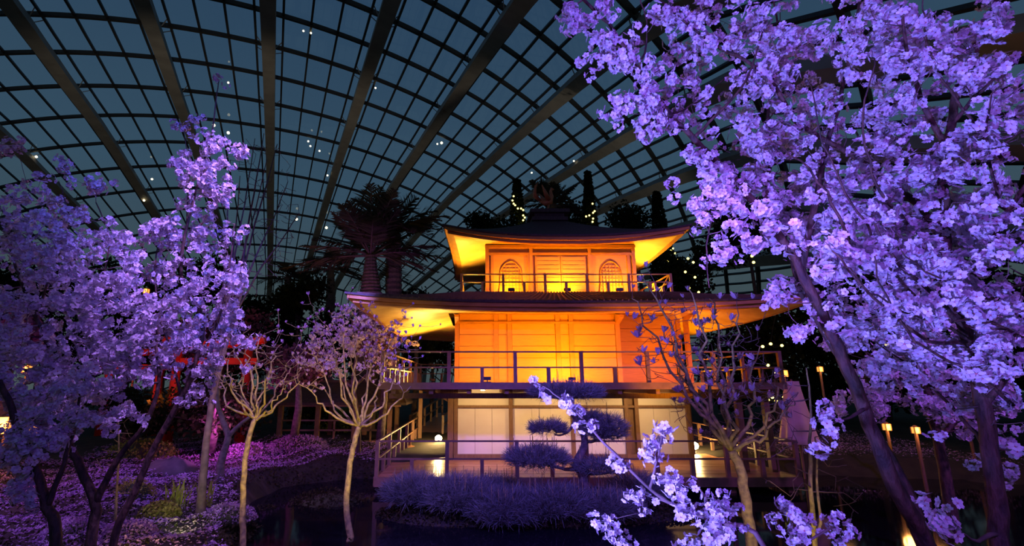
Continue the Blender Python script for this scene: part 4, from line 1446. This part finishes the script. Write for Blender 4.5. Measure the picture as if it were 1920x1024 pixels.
def pad(parent, px, py, rx, ry, Y, n_, name='needle_pad', L=.16, deep=1.0, candles=0):
    c = at(px, py, Y)
    k = Y / F * 1.02
    V, F_ = needle_pad(c, rx * k, rx * k * .8 * deep, ry * k, n_, L)
    o = npmesh(name, V, F_, M['needle'], parent)
    o['kind'] = 'stuff'
    for q in range(candles):
        a, r = R.uniform(0, 6.3), math.sqrt(R.random()) * .9
        p = c + np.array([rx * k * r * math.cos(a), rx * k * .7 * r * math.sin(a), ry * k * .6])
        mb = MB()
        mb.tube([p, p + np.array([R.uniform(-.01, .01), R.uniform(-.01, .01), R.uniform(.20, .40)])], [.009, .005], 5)
        mb.build('candle_shoot', M['lichen'], parent)
    return c


YP = 9.6
pn = Tree('pine_tree', 'cloud-pruned pine with bent trunk and flat needle pads before the pavilion', 'tree', (*at(1096, 930, YP)[:2], -.1), M['pinebark'])
pn.limb([at(1098, 945, YP), at(1095, 915, YP), at(1092, 888, YP), at(1082, 872, YP), at(1092, 845, YP), at(1096, 822, YP), at(1086, 795, YP), at(1072, 772, YP), at(1070, 748, YP)], .12, .04, 'trunk', sides=10, jit=.006)
pn.limb([at(1078, 780, YP), at(1070, 805, YP), at(1055, 815, YP), at(1040, 816, YP)], .03, .015)
pn.limb([at(1094, 832, YP), at(1115, 826, YP), at(1135, 828, YP)], .04, .02)
pn.limb([at(1088, 878, YP), at(1060, 880, YP), at(1030, 872, YP)], .05, .02)
pn.limb([at(1090, 885, YP), at(1120, 888, YP), at(1150, 885, YP)], .05, .02)
pn.limb([at(1070, 748, YP), at(1030, 745, YP), at(1000, 742, YP)], .025, .01)
pn.limb([at(1070, 748, YP), at(1100, 742, YP), at(1125, 740, YP)], .025, .01)
for (x, y, rx, ry, n_, cn) in ((1062, 740, 62, 17, 5600, 6), (1028, 808, 30, 15, 2000, 2), (1132, 812, 36, 32, 4600, 3), (1102, 786, 22, 12, 1000, 0), (1008, 866, 52, 24, 5600, 12), (1125, 880, 44, 16, 3200, 4)):
    pad(pn.root, x, y, rx, ry, YP, n_, candles=cn)
for k, (x, y, rx, ry, Y, lab) in enumerate(((775, 930, 46, 28, 9.9, 'dwarf pine cushion below the deck corner post, nearest the yellow trunk'), (855, 938, 60, 32, 9.7, 'dwarf pine cushion below the deck lamp'),
                                            (930, 930, 46, 22, 10.2, 'small dwarf pine cushion tucked against the deck edge'), (950, 960, 64, 32, 9.4, 'wide dwarf pine cushion in front of the pruned pine, low at the water'),
                                            (1040, 950, 60, 28, 9.4, 'dwarf pine cushion at the foot of the pruned pine'), (1130, 955, 56, 26, 9.5, 'dwarf pine cushion behind the long cherry spray'), (1195, 925, 44, 24, 10.2, 'dwarf pine cushion under the deck by the blossom sprays'))):
    c = at(x, y, Y)
    t = Tree('dwarf_pine', lab, 'shrub', (c[0], c[1], float(ground_z(c[0], c[1]))), M['pinebark'], group='dwarf pines on the bank')
    g = np.array([c[0], c[1], float(ground_z(c[0], c[1])) - .04])
    t.limb([g, (g + c) / 2 + np.array([.05, 0, 0]), c], .05, .02, 'trunk')
    for q in range(5):
        a = q * 1.26
        t.limb([(g + c) / 2, (g + c) / 2 + np.array([math.cos(a) * .2, math.sin(a) * .2, .1]), c + np.array([math.cos(a) * rx * .008, math.sin(a) * rx * .006, 0])], .02, .008)
    pad(t.root, x, y, rx, ry, Y, int(rx * 170), L=.21, candles=14)

# ------------------------------------------------------------------ leaf masses: dark trees and clipped shapes behind
LQ = np.array([(0, -.5, 0), (.35, 0, .08), (0, .6, 0), (-.35, 0, .08)], float)
LQF = np.array([[0, 1, 2, 3]])


def leaf_mass(name, centres, parent, m, size, rng=NR):
    centres = np.asarray(centres)
    V, F_ = stamp(LQ, LQF, centres, rotmats(len(centres)), NR.uniform(.6, 1.3, len(centres)) * size)
    o = npmesh(name, V, F_, m, parent)
    o['kind'] = 'stuff'
    return o


def ellips(c, rx, ry, rz, n_, shell=.55):
    d = NR.normal(size=(n_, 3))
    d /= np.linalg.norm(d, axis=1)[:, None]
    return np.asarray(c) + d * np.array([rx, ry, rz]) * NR.uniform(shell, 1, (n_, 1))


def dark_tree(label, px, py, rx, ry, Y, n_, m='darkleaf', size=.22, lumps=6, group='dark trees behind the pavilion', name='leafy_tree'):
    c = at(px, py, Y)
    k = Y / F
    bse = (c[0], c[1], 0)
    t = empty(name, bse, label, 'tree', group)
    mb = MB()
    mb.tube([(c[0], c[1], -.05), (c[0] + .1, c[1], c[2] * .5), (c[0], c[1], c[2])], [.16, .12, .06], 8)
    mb.build('trunk', M['pinebark'], t, True)
    pts = []
    for q in range(lumps):
        cc = c + np.array([R.uniform(-.55, .55) * rx * k, R.uniform(-.5, .5) * rx * k, R.uniform(-.55, .6) * ry * k])
        pts.append(ellips(cc, rx * k * .6, rx * k * .6, ry * k * .55, n_ // lumps, .3))
        mb = MB()
        mb.tube([(c[0], c[1], max(.2, c[2] - ry * k * .4)), cc], [.06, .02], 6)
        mb.build('branch', M['pinebark'], t, True)
    leaf_mass('leaves', np.concatenate(pts), t, M[m], size)
    return t


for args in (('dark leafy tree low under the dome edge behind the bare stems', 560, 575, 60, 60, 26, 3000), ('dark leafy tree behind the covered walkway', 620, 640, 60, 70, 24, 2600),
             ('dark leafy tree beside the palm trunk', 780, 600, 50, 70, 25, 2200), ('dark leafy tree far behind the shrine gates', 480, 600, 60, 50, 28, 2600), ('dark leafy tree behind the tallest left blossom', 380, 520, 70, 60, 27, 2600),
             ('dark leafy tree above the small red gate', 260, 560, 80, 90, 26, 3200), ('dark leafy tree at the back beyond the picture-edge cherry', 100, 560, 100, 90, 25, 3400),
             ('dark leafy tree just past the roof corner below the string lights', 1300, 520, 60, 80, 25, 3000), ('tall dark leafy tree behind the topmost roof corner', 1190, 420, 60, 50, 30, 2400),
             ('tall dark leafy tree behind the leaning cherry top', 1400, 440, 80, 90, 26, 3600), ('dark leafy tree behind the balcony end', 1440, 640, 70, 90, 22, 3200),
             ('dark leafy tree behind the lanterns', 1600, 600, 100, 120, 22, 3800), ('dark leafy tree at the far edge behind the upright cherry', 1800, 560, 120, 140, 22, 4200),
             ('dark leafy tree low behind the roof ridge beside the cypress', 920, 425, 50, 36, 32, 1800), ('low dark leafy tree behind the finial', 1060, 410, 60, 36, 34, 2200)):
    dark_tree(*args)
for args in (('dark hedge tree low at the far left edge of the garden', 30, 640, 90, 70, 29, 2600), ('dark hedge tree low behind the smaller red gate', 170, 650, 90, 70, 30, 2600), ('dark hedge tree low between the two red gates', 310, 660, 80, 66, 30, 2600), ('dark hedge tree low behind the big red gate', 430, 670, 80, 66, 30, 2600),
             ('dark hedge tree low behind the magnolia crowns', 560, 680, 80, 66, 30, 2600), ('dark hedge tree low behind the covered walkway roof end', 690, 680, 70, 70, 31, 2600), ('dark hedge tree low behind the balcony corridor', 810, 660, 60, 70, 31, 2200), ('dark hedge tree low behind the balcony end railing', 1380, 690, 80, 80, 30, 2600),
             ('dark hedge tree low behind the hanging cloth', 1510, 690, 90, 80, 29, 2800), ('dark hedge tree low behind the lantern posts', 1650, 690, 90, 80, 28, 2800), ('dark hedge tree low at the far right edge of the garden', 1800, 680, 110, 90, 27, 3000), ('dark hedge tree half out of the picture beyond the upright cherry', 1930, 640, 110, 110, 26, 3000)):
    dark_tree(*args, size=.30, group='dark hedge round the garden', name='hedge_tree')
dark_tree('dark low shrub hiding the foot of the big red gate', 400, 770, 110, 50, 14.5, 3000, 'darkleaf', .13, 8, group='low dark shrubs before the gates', name='leafy_shrub')
dark_tree('dark low shrub hiding the foot of the small red gate', 240, 770, 90, 50, 15, 2600, 'darkleaf', .13, 8, group='low dark shrubs before the gates', name='leafy_shrub')
dark_tree('dark low shrub under the covered walkway end', 560, 770, 60, 40, 21.5, 2000, 'darkleaf', .15, 6, group='low dark shrubs before the gates', name='leafy_shrub')
dark_tree('magenta-lit leafy tree at the picture edge above the orange lantern', 25, 640, 60, 70, 12, 2200, 'purplefol', .14, group='lit trees at the garden edge')
dark_tree('purple-leaved tree behind the small forked tree', 560, 690, 70, 50, 16, 2200, 'purplefol', .14, group='lit trees at the garden edge')
dark_tree('purple-leaved tree behind the shrine gates', 420, 640, 80, 60, 21, 2400, 'purplefol', .16, group='lit trees at the garden edge')
dark_tree('purple-leaved tree in front of the balcony railing at the walkway side', 720, 640, 46, 42, 17.5, 1500, 'purplefol', .13, group='lit trees at the garden edge')
point((-11.0, 9.0, 1.2), 70, (1, .12, .75), .2)
point((-7.0, 14.0, 1.0), 120, (.8, .10, .8), .2)


# cypresses with fairy lights
def cypress(label, px, ytop, ybot, hw, Y, dots, slabel):
    k = Y / F
    top, bot = at(px, ytop, Y), at(px, ybot, Y)
    t = empty('cypress_tree', (bot[0], Y, 0), label, 'tree', 'cypresses behind the pavilion')
    H = top[2]
    mb = MB()
    mb.tube([(bot[0], Y, -.05), (bot[0], Y, H * .9)], [.14, .03], 8)
    mb.build('trunk', M['pinebark'], t)
    n_ = 6500
    z = NR.uniform(.08, 1, n_)
    r = hw * k * np.clip(1.15 - z, 0.0, .55) / .55 * np.sqrt(NR.uniform(.2, 1, n_))
    a = NR.uniform(0, 6.3, n_)
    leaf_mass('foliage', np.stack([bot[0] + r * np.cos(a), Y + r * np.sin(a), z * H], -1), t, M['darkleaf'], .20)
    fairy(slabel, [at(x, y, Y - hw * k - .1) for x, y in dots])


def fairy(label, P, r=.055):
    o = empty('fairy_light_string', P[0], label, 'string lights', 'fairy light strings')
    mb = MB()
    mb.tube(smooth_path(P, 3), .008, 4)
    mb.build('wire', M['blackmetal'], o)
    me = None
    for p in P:
        if me is None:
            mb = MB()
            mb.lathe((0, 0, 0), [(r * .4, -r * .9), (r * .9, -r * .4), (r, 0), (r * .9, r * .4), (r * .4, r * .9)], 8)
            q = mb.build('bulb', M['bulb'], o, True)
            me = q.data
        else:
            q = bpy.data.objects.new('bulb', me)
            COL.objects.link(q)
            q.parent = o
        q.location = Vector([float(v) for v in p]) - o.location


cypress('dark cypress with a wavy line of fairy lights beside the finial, palm side', 971, 338, 440, 26, 27, [(963, 368), (961, 376), (963, 382), (966, 385), (971, 391), (977, 391), (981, 394), (981, 404), (984, 408), (981, 413), (976, 424)], 'wavy fairy light string on the cypress nearest the palms')
cypress('dark pointed cypress right of the finial', 1108, 322, 440, 22, 27, [(1111, 382), (1115, 396), (1112, 399), (1105, 404), (1099, 406), (1112, 410), (1111, 416)], 'short fairy light string on the pointed cypress')
cypress('narrow dark cypress behind the top roof corner', 1245, 360, 520, 26, 28, [(1258, 470), (1262, 466), (1266, 475), (1270, 486), (1252, 490), (1262, 498), (1268, 506), (1274, 516), (1262, 520), (1280, 500)], 'tangled fairy light string below the top roof corner')
fairy('loose fairy light string on the dark trees behind the balcony end', [at(x, y, 21) for x, y in ((1290, 485), (1300, 492), (1285, 510), (1303, 520), (1292, 540), (1310, 548), (1300, 560), (1330, 575), (1395, 565))])
fairy('yellow fairy light string hanging beside the leaning cherry trunk', [at(x, y, 18) for x, y in ((1410, 480), (1413, 492), (1435, 590), (1455, 565), (1458, 572), (1445, 645), (1466, 648), (1430, 650), (1440, 685), (1455, 700), (1462, 705))])
fairy('fairy light string low behind the magnolia crown', [at(x, y, 18) for x, y in ((1440, 735), (1448, 745), (1455, 752), (1470, 745), (1465, 755), (1440, 750))])
fairy('fairy light string through the far blossom behind the trunks', [at(x, y, 16) for x, y in ((1640, 573), (1662, 646), (1712, 660), (1738, 740))])


# palms
def palm(label, px, ybase, yc, Y, r0, r1, nf, L, droop, lean=0, fan=False):
    base_, c = at(px, ybase, Y), at(px + lean, yc, Y)
    t = empty('palm_tree', (base_[0], Y, 0), label, 'palm', 'palms behind the pavilion')
    mb = MB()
    PP = [np.array([base_[0], Y, -.05]), np.array([base_[0], Y, base_[2] * .8])] + [base_ + (c - base_) * u for u in np.linspace(-.1, 1, 26)]
    rr_ = [r0, r0] + [(r0 + (r1 - r0) * min(1, max(0, u)) ** .8) * (1 + (.07 if q % 2 else -.03)) for q, u in enumerate(np.linspace(-.1, 1, 26))]
    mb.tube(PP, rr_, 14)
    mb.build('trunk', M['palmbark'], t)
    V, F_, off = [], [], 0
    for k in range(nf):
        a = 2 * math.pi * k / nf * 2.4 + R.uniform(-.2, .2)
        el = R.uniform(-.1, 1.45)
        d = np.array([math.cos(a) * math.cos(el), math.sin(a) * math.cos(el), math.sin(el)])
        P = []
        l_ = L * R.uniform(.75, 1.1)
        for q in range(9):
            u = q / 8
            P.append(c + d * l_ * u + np.array([0, 0, -droop * l_ * u * u]))
        mb = MB()
        mb.tube(P, list(np.linspace(.045, .008, 9)), 5)
        fr = mb.build('frond_rib', M['palmbark'], t, True)
        bV, bF = [], []
        s_ = np.cross(d, [0, 0, 1.0])
        s_ /= np.linalg.norm(s_) + 1e-9
        for q in range(26):
            u = .22 + .78 * q / 26
            i0 = min(7, int(u * 8))
            p = P[i0] + (P[i0 + 1] - P[i0]) * (u * 8 - i0)
            ll = l_ * .28 * math.sin(math.pi * min(1, .25 + .72 * u)) + .05
            for sg in (-1, 1):
                e_ = p + (s_ * sg * .75 + d * .65 + NR.normal(size=3) * .10 + np.array([0, 0, -.25])) * ll
                w_ = d * .035
                b_ = len(bV)
                bV += [p - w_, p + w_, (p + e_) / 2 + w_ * 1.1 + np.array([0, 0, .03]), e_]
                bF.append((b_, b_ + 1, b_ + 2, b_ + 3))
        o = npmesh('leaflets', bV, bF, M['palmleaf'], fr)
        o['kind'] = 'stuff'
    return t


palm('stout palm with violet-lit swollen trunk at the roof corner', 695, 552, 480, 22, .52, .24, 30, 4.0, .22)
palm('slimmer palm with amber-lit trunk right of the stout palm', 738, 548, 440, 24, .42, .38, 26, 3.6, .45)
palm('dark palm fanning out behind the finial', 1036, 440, 385, 29, .35, .28, 24, 2.6, .30)
palm('small dark palm at the foot of the dome, beside the stout palm', 620, 560, 505, 30, .30, .22, 18, 2.4, .4)
palm('small dark palm above the bare stems', 540, 580, 520, 32, .30, .22, 16, 2.2, .45)
spot((-4.2, 18.0, 2.6), (-5.0, 22, 7.4), 330, PURPLE, 60)
spot((-3.6, 22.2, .3), (-4.0, 24, 6.0), 160, (1, .50, .06), 60)

# ------------------------------------------------------------------ ground cover
def on_land(n_, x0, x1, y0, y1, lim=.08):
    x, y = NR.uniform(x0, x1, n_), NR.uniform(y0, y1, n_)
    k = (pond_mask(x, y) < lim) & ~((x > -2.6) & (x < 7.8) & (y > 11.4) & (y < 20.5)) & ~((x > -8.1) & (x < -2.2) & (y > 17.9))
    return x[k], y[k]


def heath_h(x, y):
    return .10 + .09 * (np.sin(x * 3.1 + .6) * np.cos(y * 2.3 + .4) + .6 * np.sin(x * 5.3 - y * 4.1))


x, y = on_land(60000, -11, 1.2, 5.0, 19)
h = np.clip(heath_h(x, y), .02, .3)
P = np.stack([x, y, ground_z(x, y) + h * NR.uniform(.6, 1.05, len(x))], -1)
keep = NR.random(len(P)) < np.clip(1.5 - (P[:, 1] - 5) / 14, .35, 1)
P = P[keep]
D = np.stack([NR.normal(size=len(P)) * .4, NR.normal(size=len(P)) * .4, np.ones(len(P))], -1)
V, F_ = stamp(FV[[0, 1, 2, 3, 4, 5, 6, 7, 8, 9, 10, 11, 12, 13, 14, 15, 16, 17]], FF[:6], P, lookmats(D), NR.uniform(.016, .034, len(P)))
ho = npmesh('heath_flowers', V, F_, M['heath'])
tag(ho, 'carpet of tiny violet heath flowers across the garden floor', 'flowers', kind='stuff')
x, y = on_land(30000, -11, 1.2, 5.0, 19, .75)
h = np.clip(heath_h(x, y), .02, .3)
V, F_ = stamp(LQ, LQF, np.stack([x, y, ground_z(x, y) + h * NR.uniform(.1, .8, len(x))], -1), rotmats(len(x)), NR.uniform(.03, .07, len(x)))
tag(npmesh('heath_leaves', V, F_, M['heathleaf']), 'dark heath leaves beneath the violet flower carpet', 'foliage', kind='stuff')
x, y = NR.uniform(-6, 5, 90000), NR.uniform(5.5, 16, 90000)
mk = pond_mask(x, y)
kk = (mk > .03) & (ground_z(x, y) > -.40) & ~((x > -2.6) & (x < 7.8) & (y > 11.4))
x, y = x[kk], y[kk]
V, F_ = stamp(LQ, LQF, np.stack([x, y, ground_z(x, y) + NR.uniform(.0, .10, len(x))], -1), rotmats(len(x)), NR.uniform(.03, .08, len(x)))
tag(npmesh('bank_moss', V, F_, M['heathleaf']), 'dark mossy growth along the pond rim', 'moss', kind='stuff')
x, y = on_land(26000, 3.0, 14, 5.5, 21)
V, F_ = stamp(FV[:18], FF[:6], np.stack([x, y, ground_z(x, y) + NR.uniform(.03, .25, len(x))], -1), lookmats(np.stack([NR.normal(size=len(x)) * .4, NR.normal(size=len(x)) * .4, np.ones(len(x))], -1)), NR.uniform(.016, .034, len(x)))
tag(npmesh('bank_flowers', V, F_, M['heath']), 'low violet flowers on the dim bank behind the big cherry trunks', 'flowers', kind='stuff')


def mound(label, px, py, Y, rx, rz, m_leaf, n_=1500, size=.05, cat='shrub', group='rounded ground shrubs'):
    c = at(px, py, Y)
    g = float(ground_z(c[0], c[1]))
    o = empty('mound_shrub', (c[0], c[1], g), label, cat, group)
    d = NR.normal(size=(n_, 3))
    d /= np.linalg.norm(d, axis=1)[:, None]
    d[:, 2] = np.abs(d[:, 2])
    P = np.array([c[0], c[1], g - .03]) + d * np.array([rx, rx * .8, rz]) * NR.uniform(.8, 1.08, (n_, 1))
    leaf_mass('leaves', P, o, M[m_leaf], size)
    V, Fc = [], []
    for i in range(6):
        for k in range(14):
            th, ph = i / 5 * math.pi / 2, 2 * math.pi * k / 14
            V.append((c[0] + rx * .9 * math.cos(th) * math.cos(ph), c[1] + rx * .72 * math.cos(th) * math.sin(ph), g - .05 + rz * .9 * math.sin(th)))
    Fc = [(i * 14 + k, i * 14 + (k + 1) % 14, (i + 1) * 14 + (k + 1) % 14, (i + 1) * 14 + k) for i in range(5) for k in range(14)]
    mb = MB()
    mb.add(V, Fc)
    mb.build('body', M['moss'], o, True)


mound('pale flowering mound in front of the iris clump', 300, 945, 8.2, .30, .22, 'bud')
mound('flowering heath mound at the foot of the yellow trunk beside the walkway', 640, 1005, 7.0, .34, .22, 'heath', 1400, .035)
mound('flowering heath mound between the two yellow trunks', 560, 1005, 7.0, .36, .24, 'heath', 1500, .035)
mound('flowering heath mound at the bottom edge beneath the dwarf pines', 730, 1015, 6.9, .34, .22, 'heath', 1400, .035)
mound('dark green mound beside the yellow trunk near the pond', 700, 985, 7.6, .30, .22, 'heathleaf', 1200, .05)
mound('mossy green rounded mound standing in the dark pond inlet', 620, 880, 11.0, 1.00, .62, 'heathleaf', 2600, .06)
mound('mossy mound at the pond rim left of the yellow trunk', 500, 890, 10.5, .55, .40, 'heathleaf', 1800, .05)
mound('low heath mound on the far side of the inlet below the covered walkway', 560, 830, 16.0, .9, .42, 'heath', 2000, .06)
mound('heath mound behind the forked dark tree', 470, 830, 15.0, .9, .40, 'heath', 2000, .06)
mound('heath mound near the slim violet trunk', 430, 960, 8.6, .42, .26, 'heath', 1700, .035)
mound('heath mound in the left corner under the forked cherry', 140, 985, 7.2, .40, .26, 'heath', 1600, .035)
mound('heath mound left of the pale flowering mound', 240, 990, 7.0, .38, .24, 'heath', 1600, .035)
mound('yellow-green flowering mound at the bottom edge between the big cherry trunks', 1680, 1010, 5.2, .32, .26, 'bud', 1600, .032)
mound('dim heath mound behind the leaning cherry trunk', 1620, 860, 12.0, .9, .40, 'heath', 1700, .05)
mound('golden low shrub near the golden sapling', 255, 905, 9.0, .34, .34, 'bud', 900, .035)
mound('bright green mound under the far lamp behind the covered walkway', 660, 790, 23.0, 1.6, .9, 'iris', 2600, .12)
mound('bright green mound behind the violet flower carpet', 270, 820, 14.0, .9, .5, 'iris', 1400, .07)


# iris clumps: each leaf a blade
def iris(label, px, py, Y, n_, L):
    c = at(px, py, Y)
    g = float(ground_z(c[0], c[1]))
    o = empty('iris_clump', (c[0], c[1], g), label, 'plant', 'iris clumps')
    for k in range(n_):
        a = R.uniform(0, 6.3)
        sp_ = R.uniform(.1, .55)
        l_ = L * R.uniform(.6, 1.1)
        p = np.array([c[0] + R.gauss(0, .07), c[1] + R.gauss(0, .07), g])
        d = np.array([math.cos(a), math.sin(a), 0])
        s_ = np.array([-math.sin(a), math.cos(a), 0]) * .014
        pts = [p + d * l_ * sp_ * u * u + np.array([0, 0, l_ * (u - .18 * u * u * sp_ * 2)]) for u in (0, .35, .7, 1)]
        V = []
        for q, w_ in zip(pts, (1, 1.1, .8, .05)):
            V += [q - s_ * w_, q + s_ * w_]
        mb = MB()
        mb.add(V, [(0, 1, 3, 2), (2, 3, 5, 4), (4, 5, 7, 6)])
        mb.build('leaf', M['iris'], o)


iris('bright green iris clump on the violet flower carpet', 335, 918, 8.6, 34, .55)
iris('smaller green iris clump beside the slim violet trunk', 395, 905, 9.2, 18, .45)
iris('green iris clump at the foot of the upright cherry', 1850, 960, 4.2, 16, .6)
spot((-4.0, 7.2, .15), (-4.9, 8.7, .5), 26, (.8, 1, .25), 90)

# rocks round the pond
def rock(label, px, py, Y, s):
    c = at(px, py, Y)
    g = float(ground_z(c[0], c[1]))
    V, Fc = [], []
    nn = 12
    rng = np.random.default_rng(int(px * 7 + py))
    for i in range(7):
        for k in range(nn):
            th, ph = -math.pi / 2 + math.pi * i / 6, 2 * math.pi * k / nn
            r = s * (1 + rng.normal() * .09)
            V.append((c[0] + r * 1.3 * math.cos(th) * math.cos(ph), c[1] + r * math.cos(th) * math.sin(ph), g + s * .25 + r * .6 * math.sin(th)))
    Fc = [(i * nn + k, i * nn + (k + 1) % nn, (i + 1) * nn + (k + 1) % nn, (i + 1) * nn + k) for i in range(6) for k in range(nn)]
    mb = MB()
    mb.add(V, Fc)
    o = mb.build('rock', M['rock'], smooth=True)
    tag(o, label, 'rock', 'pond rocks')


rock('rounded violet-tinted rock right of the yellow trunk at the pond edge', 700, 965, 8.0, .26)
rock('flat rock under the deck edge corner', 690, 905, 11.0, .30)
rock('brown rock behind the iris clump', 325, 850, 12.0, .45)
rock('dark rock at the pond rim below the pruned pine', 1010, 985, 8.3, .26)
rock('dark rock on the bank between the bottom cherry sprays', 1240, 985, 8.0, .28)
rock('dark rock at the water line left of the dwarf pines', 800, 985, 8.4, .24)

# ------------------------------------------------------------------ glowing dots for lamp reflections in the dome glass
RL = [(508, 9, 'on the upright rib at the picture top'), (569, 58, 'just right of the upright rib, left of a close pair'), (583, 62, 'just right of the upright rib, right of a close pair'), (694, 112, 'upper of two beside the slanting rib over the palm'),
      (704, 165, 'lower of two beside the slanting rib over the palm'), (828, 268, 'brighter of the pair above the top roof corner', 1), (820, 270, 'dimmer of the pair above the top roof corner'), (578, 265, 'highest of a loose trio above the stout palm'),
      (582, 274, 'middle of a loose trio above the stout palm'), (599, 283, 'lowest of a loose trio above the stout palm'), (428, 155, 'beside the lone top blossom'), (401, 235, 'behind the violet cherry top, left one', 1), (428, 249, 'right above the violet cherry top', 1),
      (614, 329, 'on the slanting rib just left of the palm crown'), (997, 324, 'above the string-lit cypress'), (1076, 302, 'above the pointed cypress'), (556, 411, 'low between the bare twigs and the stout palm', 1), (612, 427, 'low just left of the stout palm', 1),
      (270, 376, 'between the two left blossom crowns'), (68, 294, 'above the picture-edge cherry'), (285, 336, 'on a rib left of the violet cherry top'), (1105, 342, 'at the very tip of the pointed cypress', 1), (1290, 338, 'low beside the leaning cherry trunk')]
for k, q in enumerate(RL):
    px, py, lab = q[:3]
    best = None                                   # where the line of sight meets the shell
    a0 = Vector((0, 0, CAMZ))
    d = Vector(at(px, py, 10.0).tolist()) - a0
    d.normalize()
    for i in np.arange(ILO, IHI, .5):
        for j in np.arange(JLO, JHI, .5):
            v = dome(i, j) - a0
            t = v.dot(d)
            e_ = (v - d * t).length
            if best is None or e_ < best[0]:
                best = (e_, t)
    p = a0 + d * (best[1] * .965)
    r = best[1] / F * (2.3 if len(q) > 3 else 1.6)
    o = empty('roof_glint', p, 'tiny glowing dot for a lamp reflection ' + lab, 'lamp', 'glowing reflection dots under the dome')
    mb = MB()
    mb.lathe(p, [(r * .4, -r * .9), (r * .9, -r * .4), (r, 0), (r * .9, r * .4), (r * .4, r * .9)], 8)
    mb.build('bulb', M['roofglint'], o, True)  # glowing dot in place of a reflection, no real bulb
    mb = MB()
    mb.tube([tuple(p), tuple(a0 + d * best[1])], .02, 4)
    mb.build('glint_stem', M['steel'], o)  # added stem joining the dot to the shell

# warm ground spots on the yellow trunks
spot((-1.9, 4.6, .25), (-2.9, 7.0, 1.4), 300, (1, .68, .14), 44)
spot((-.9, 4.9, .25), (-1.8, 7.4, 1.4), 300, (1, .68, .14), 44)
spot((2.2, 3.4, .3), (2.9, 5.2, 1.0), 70, (1, .72, .18), 44)
spot((-3.6, 6.0, .2), (-5.0, 9.0, .3), 40, (1, .60, .20), 110)
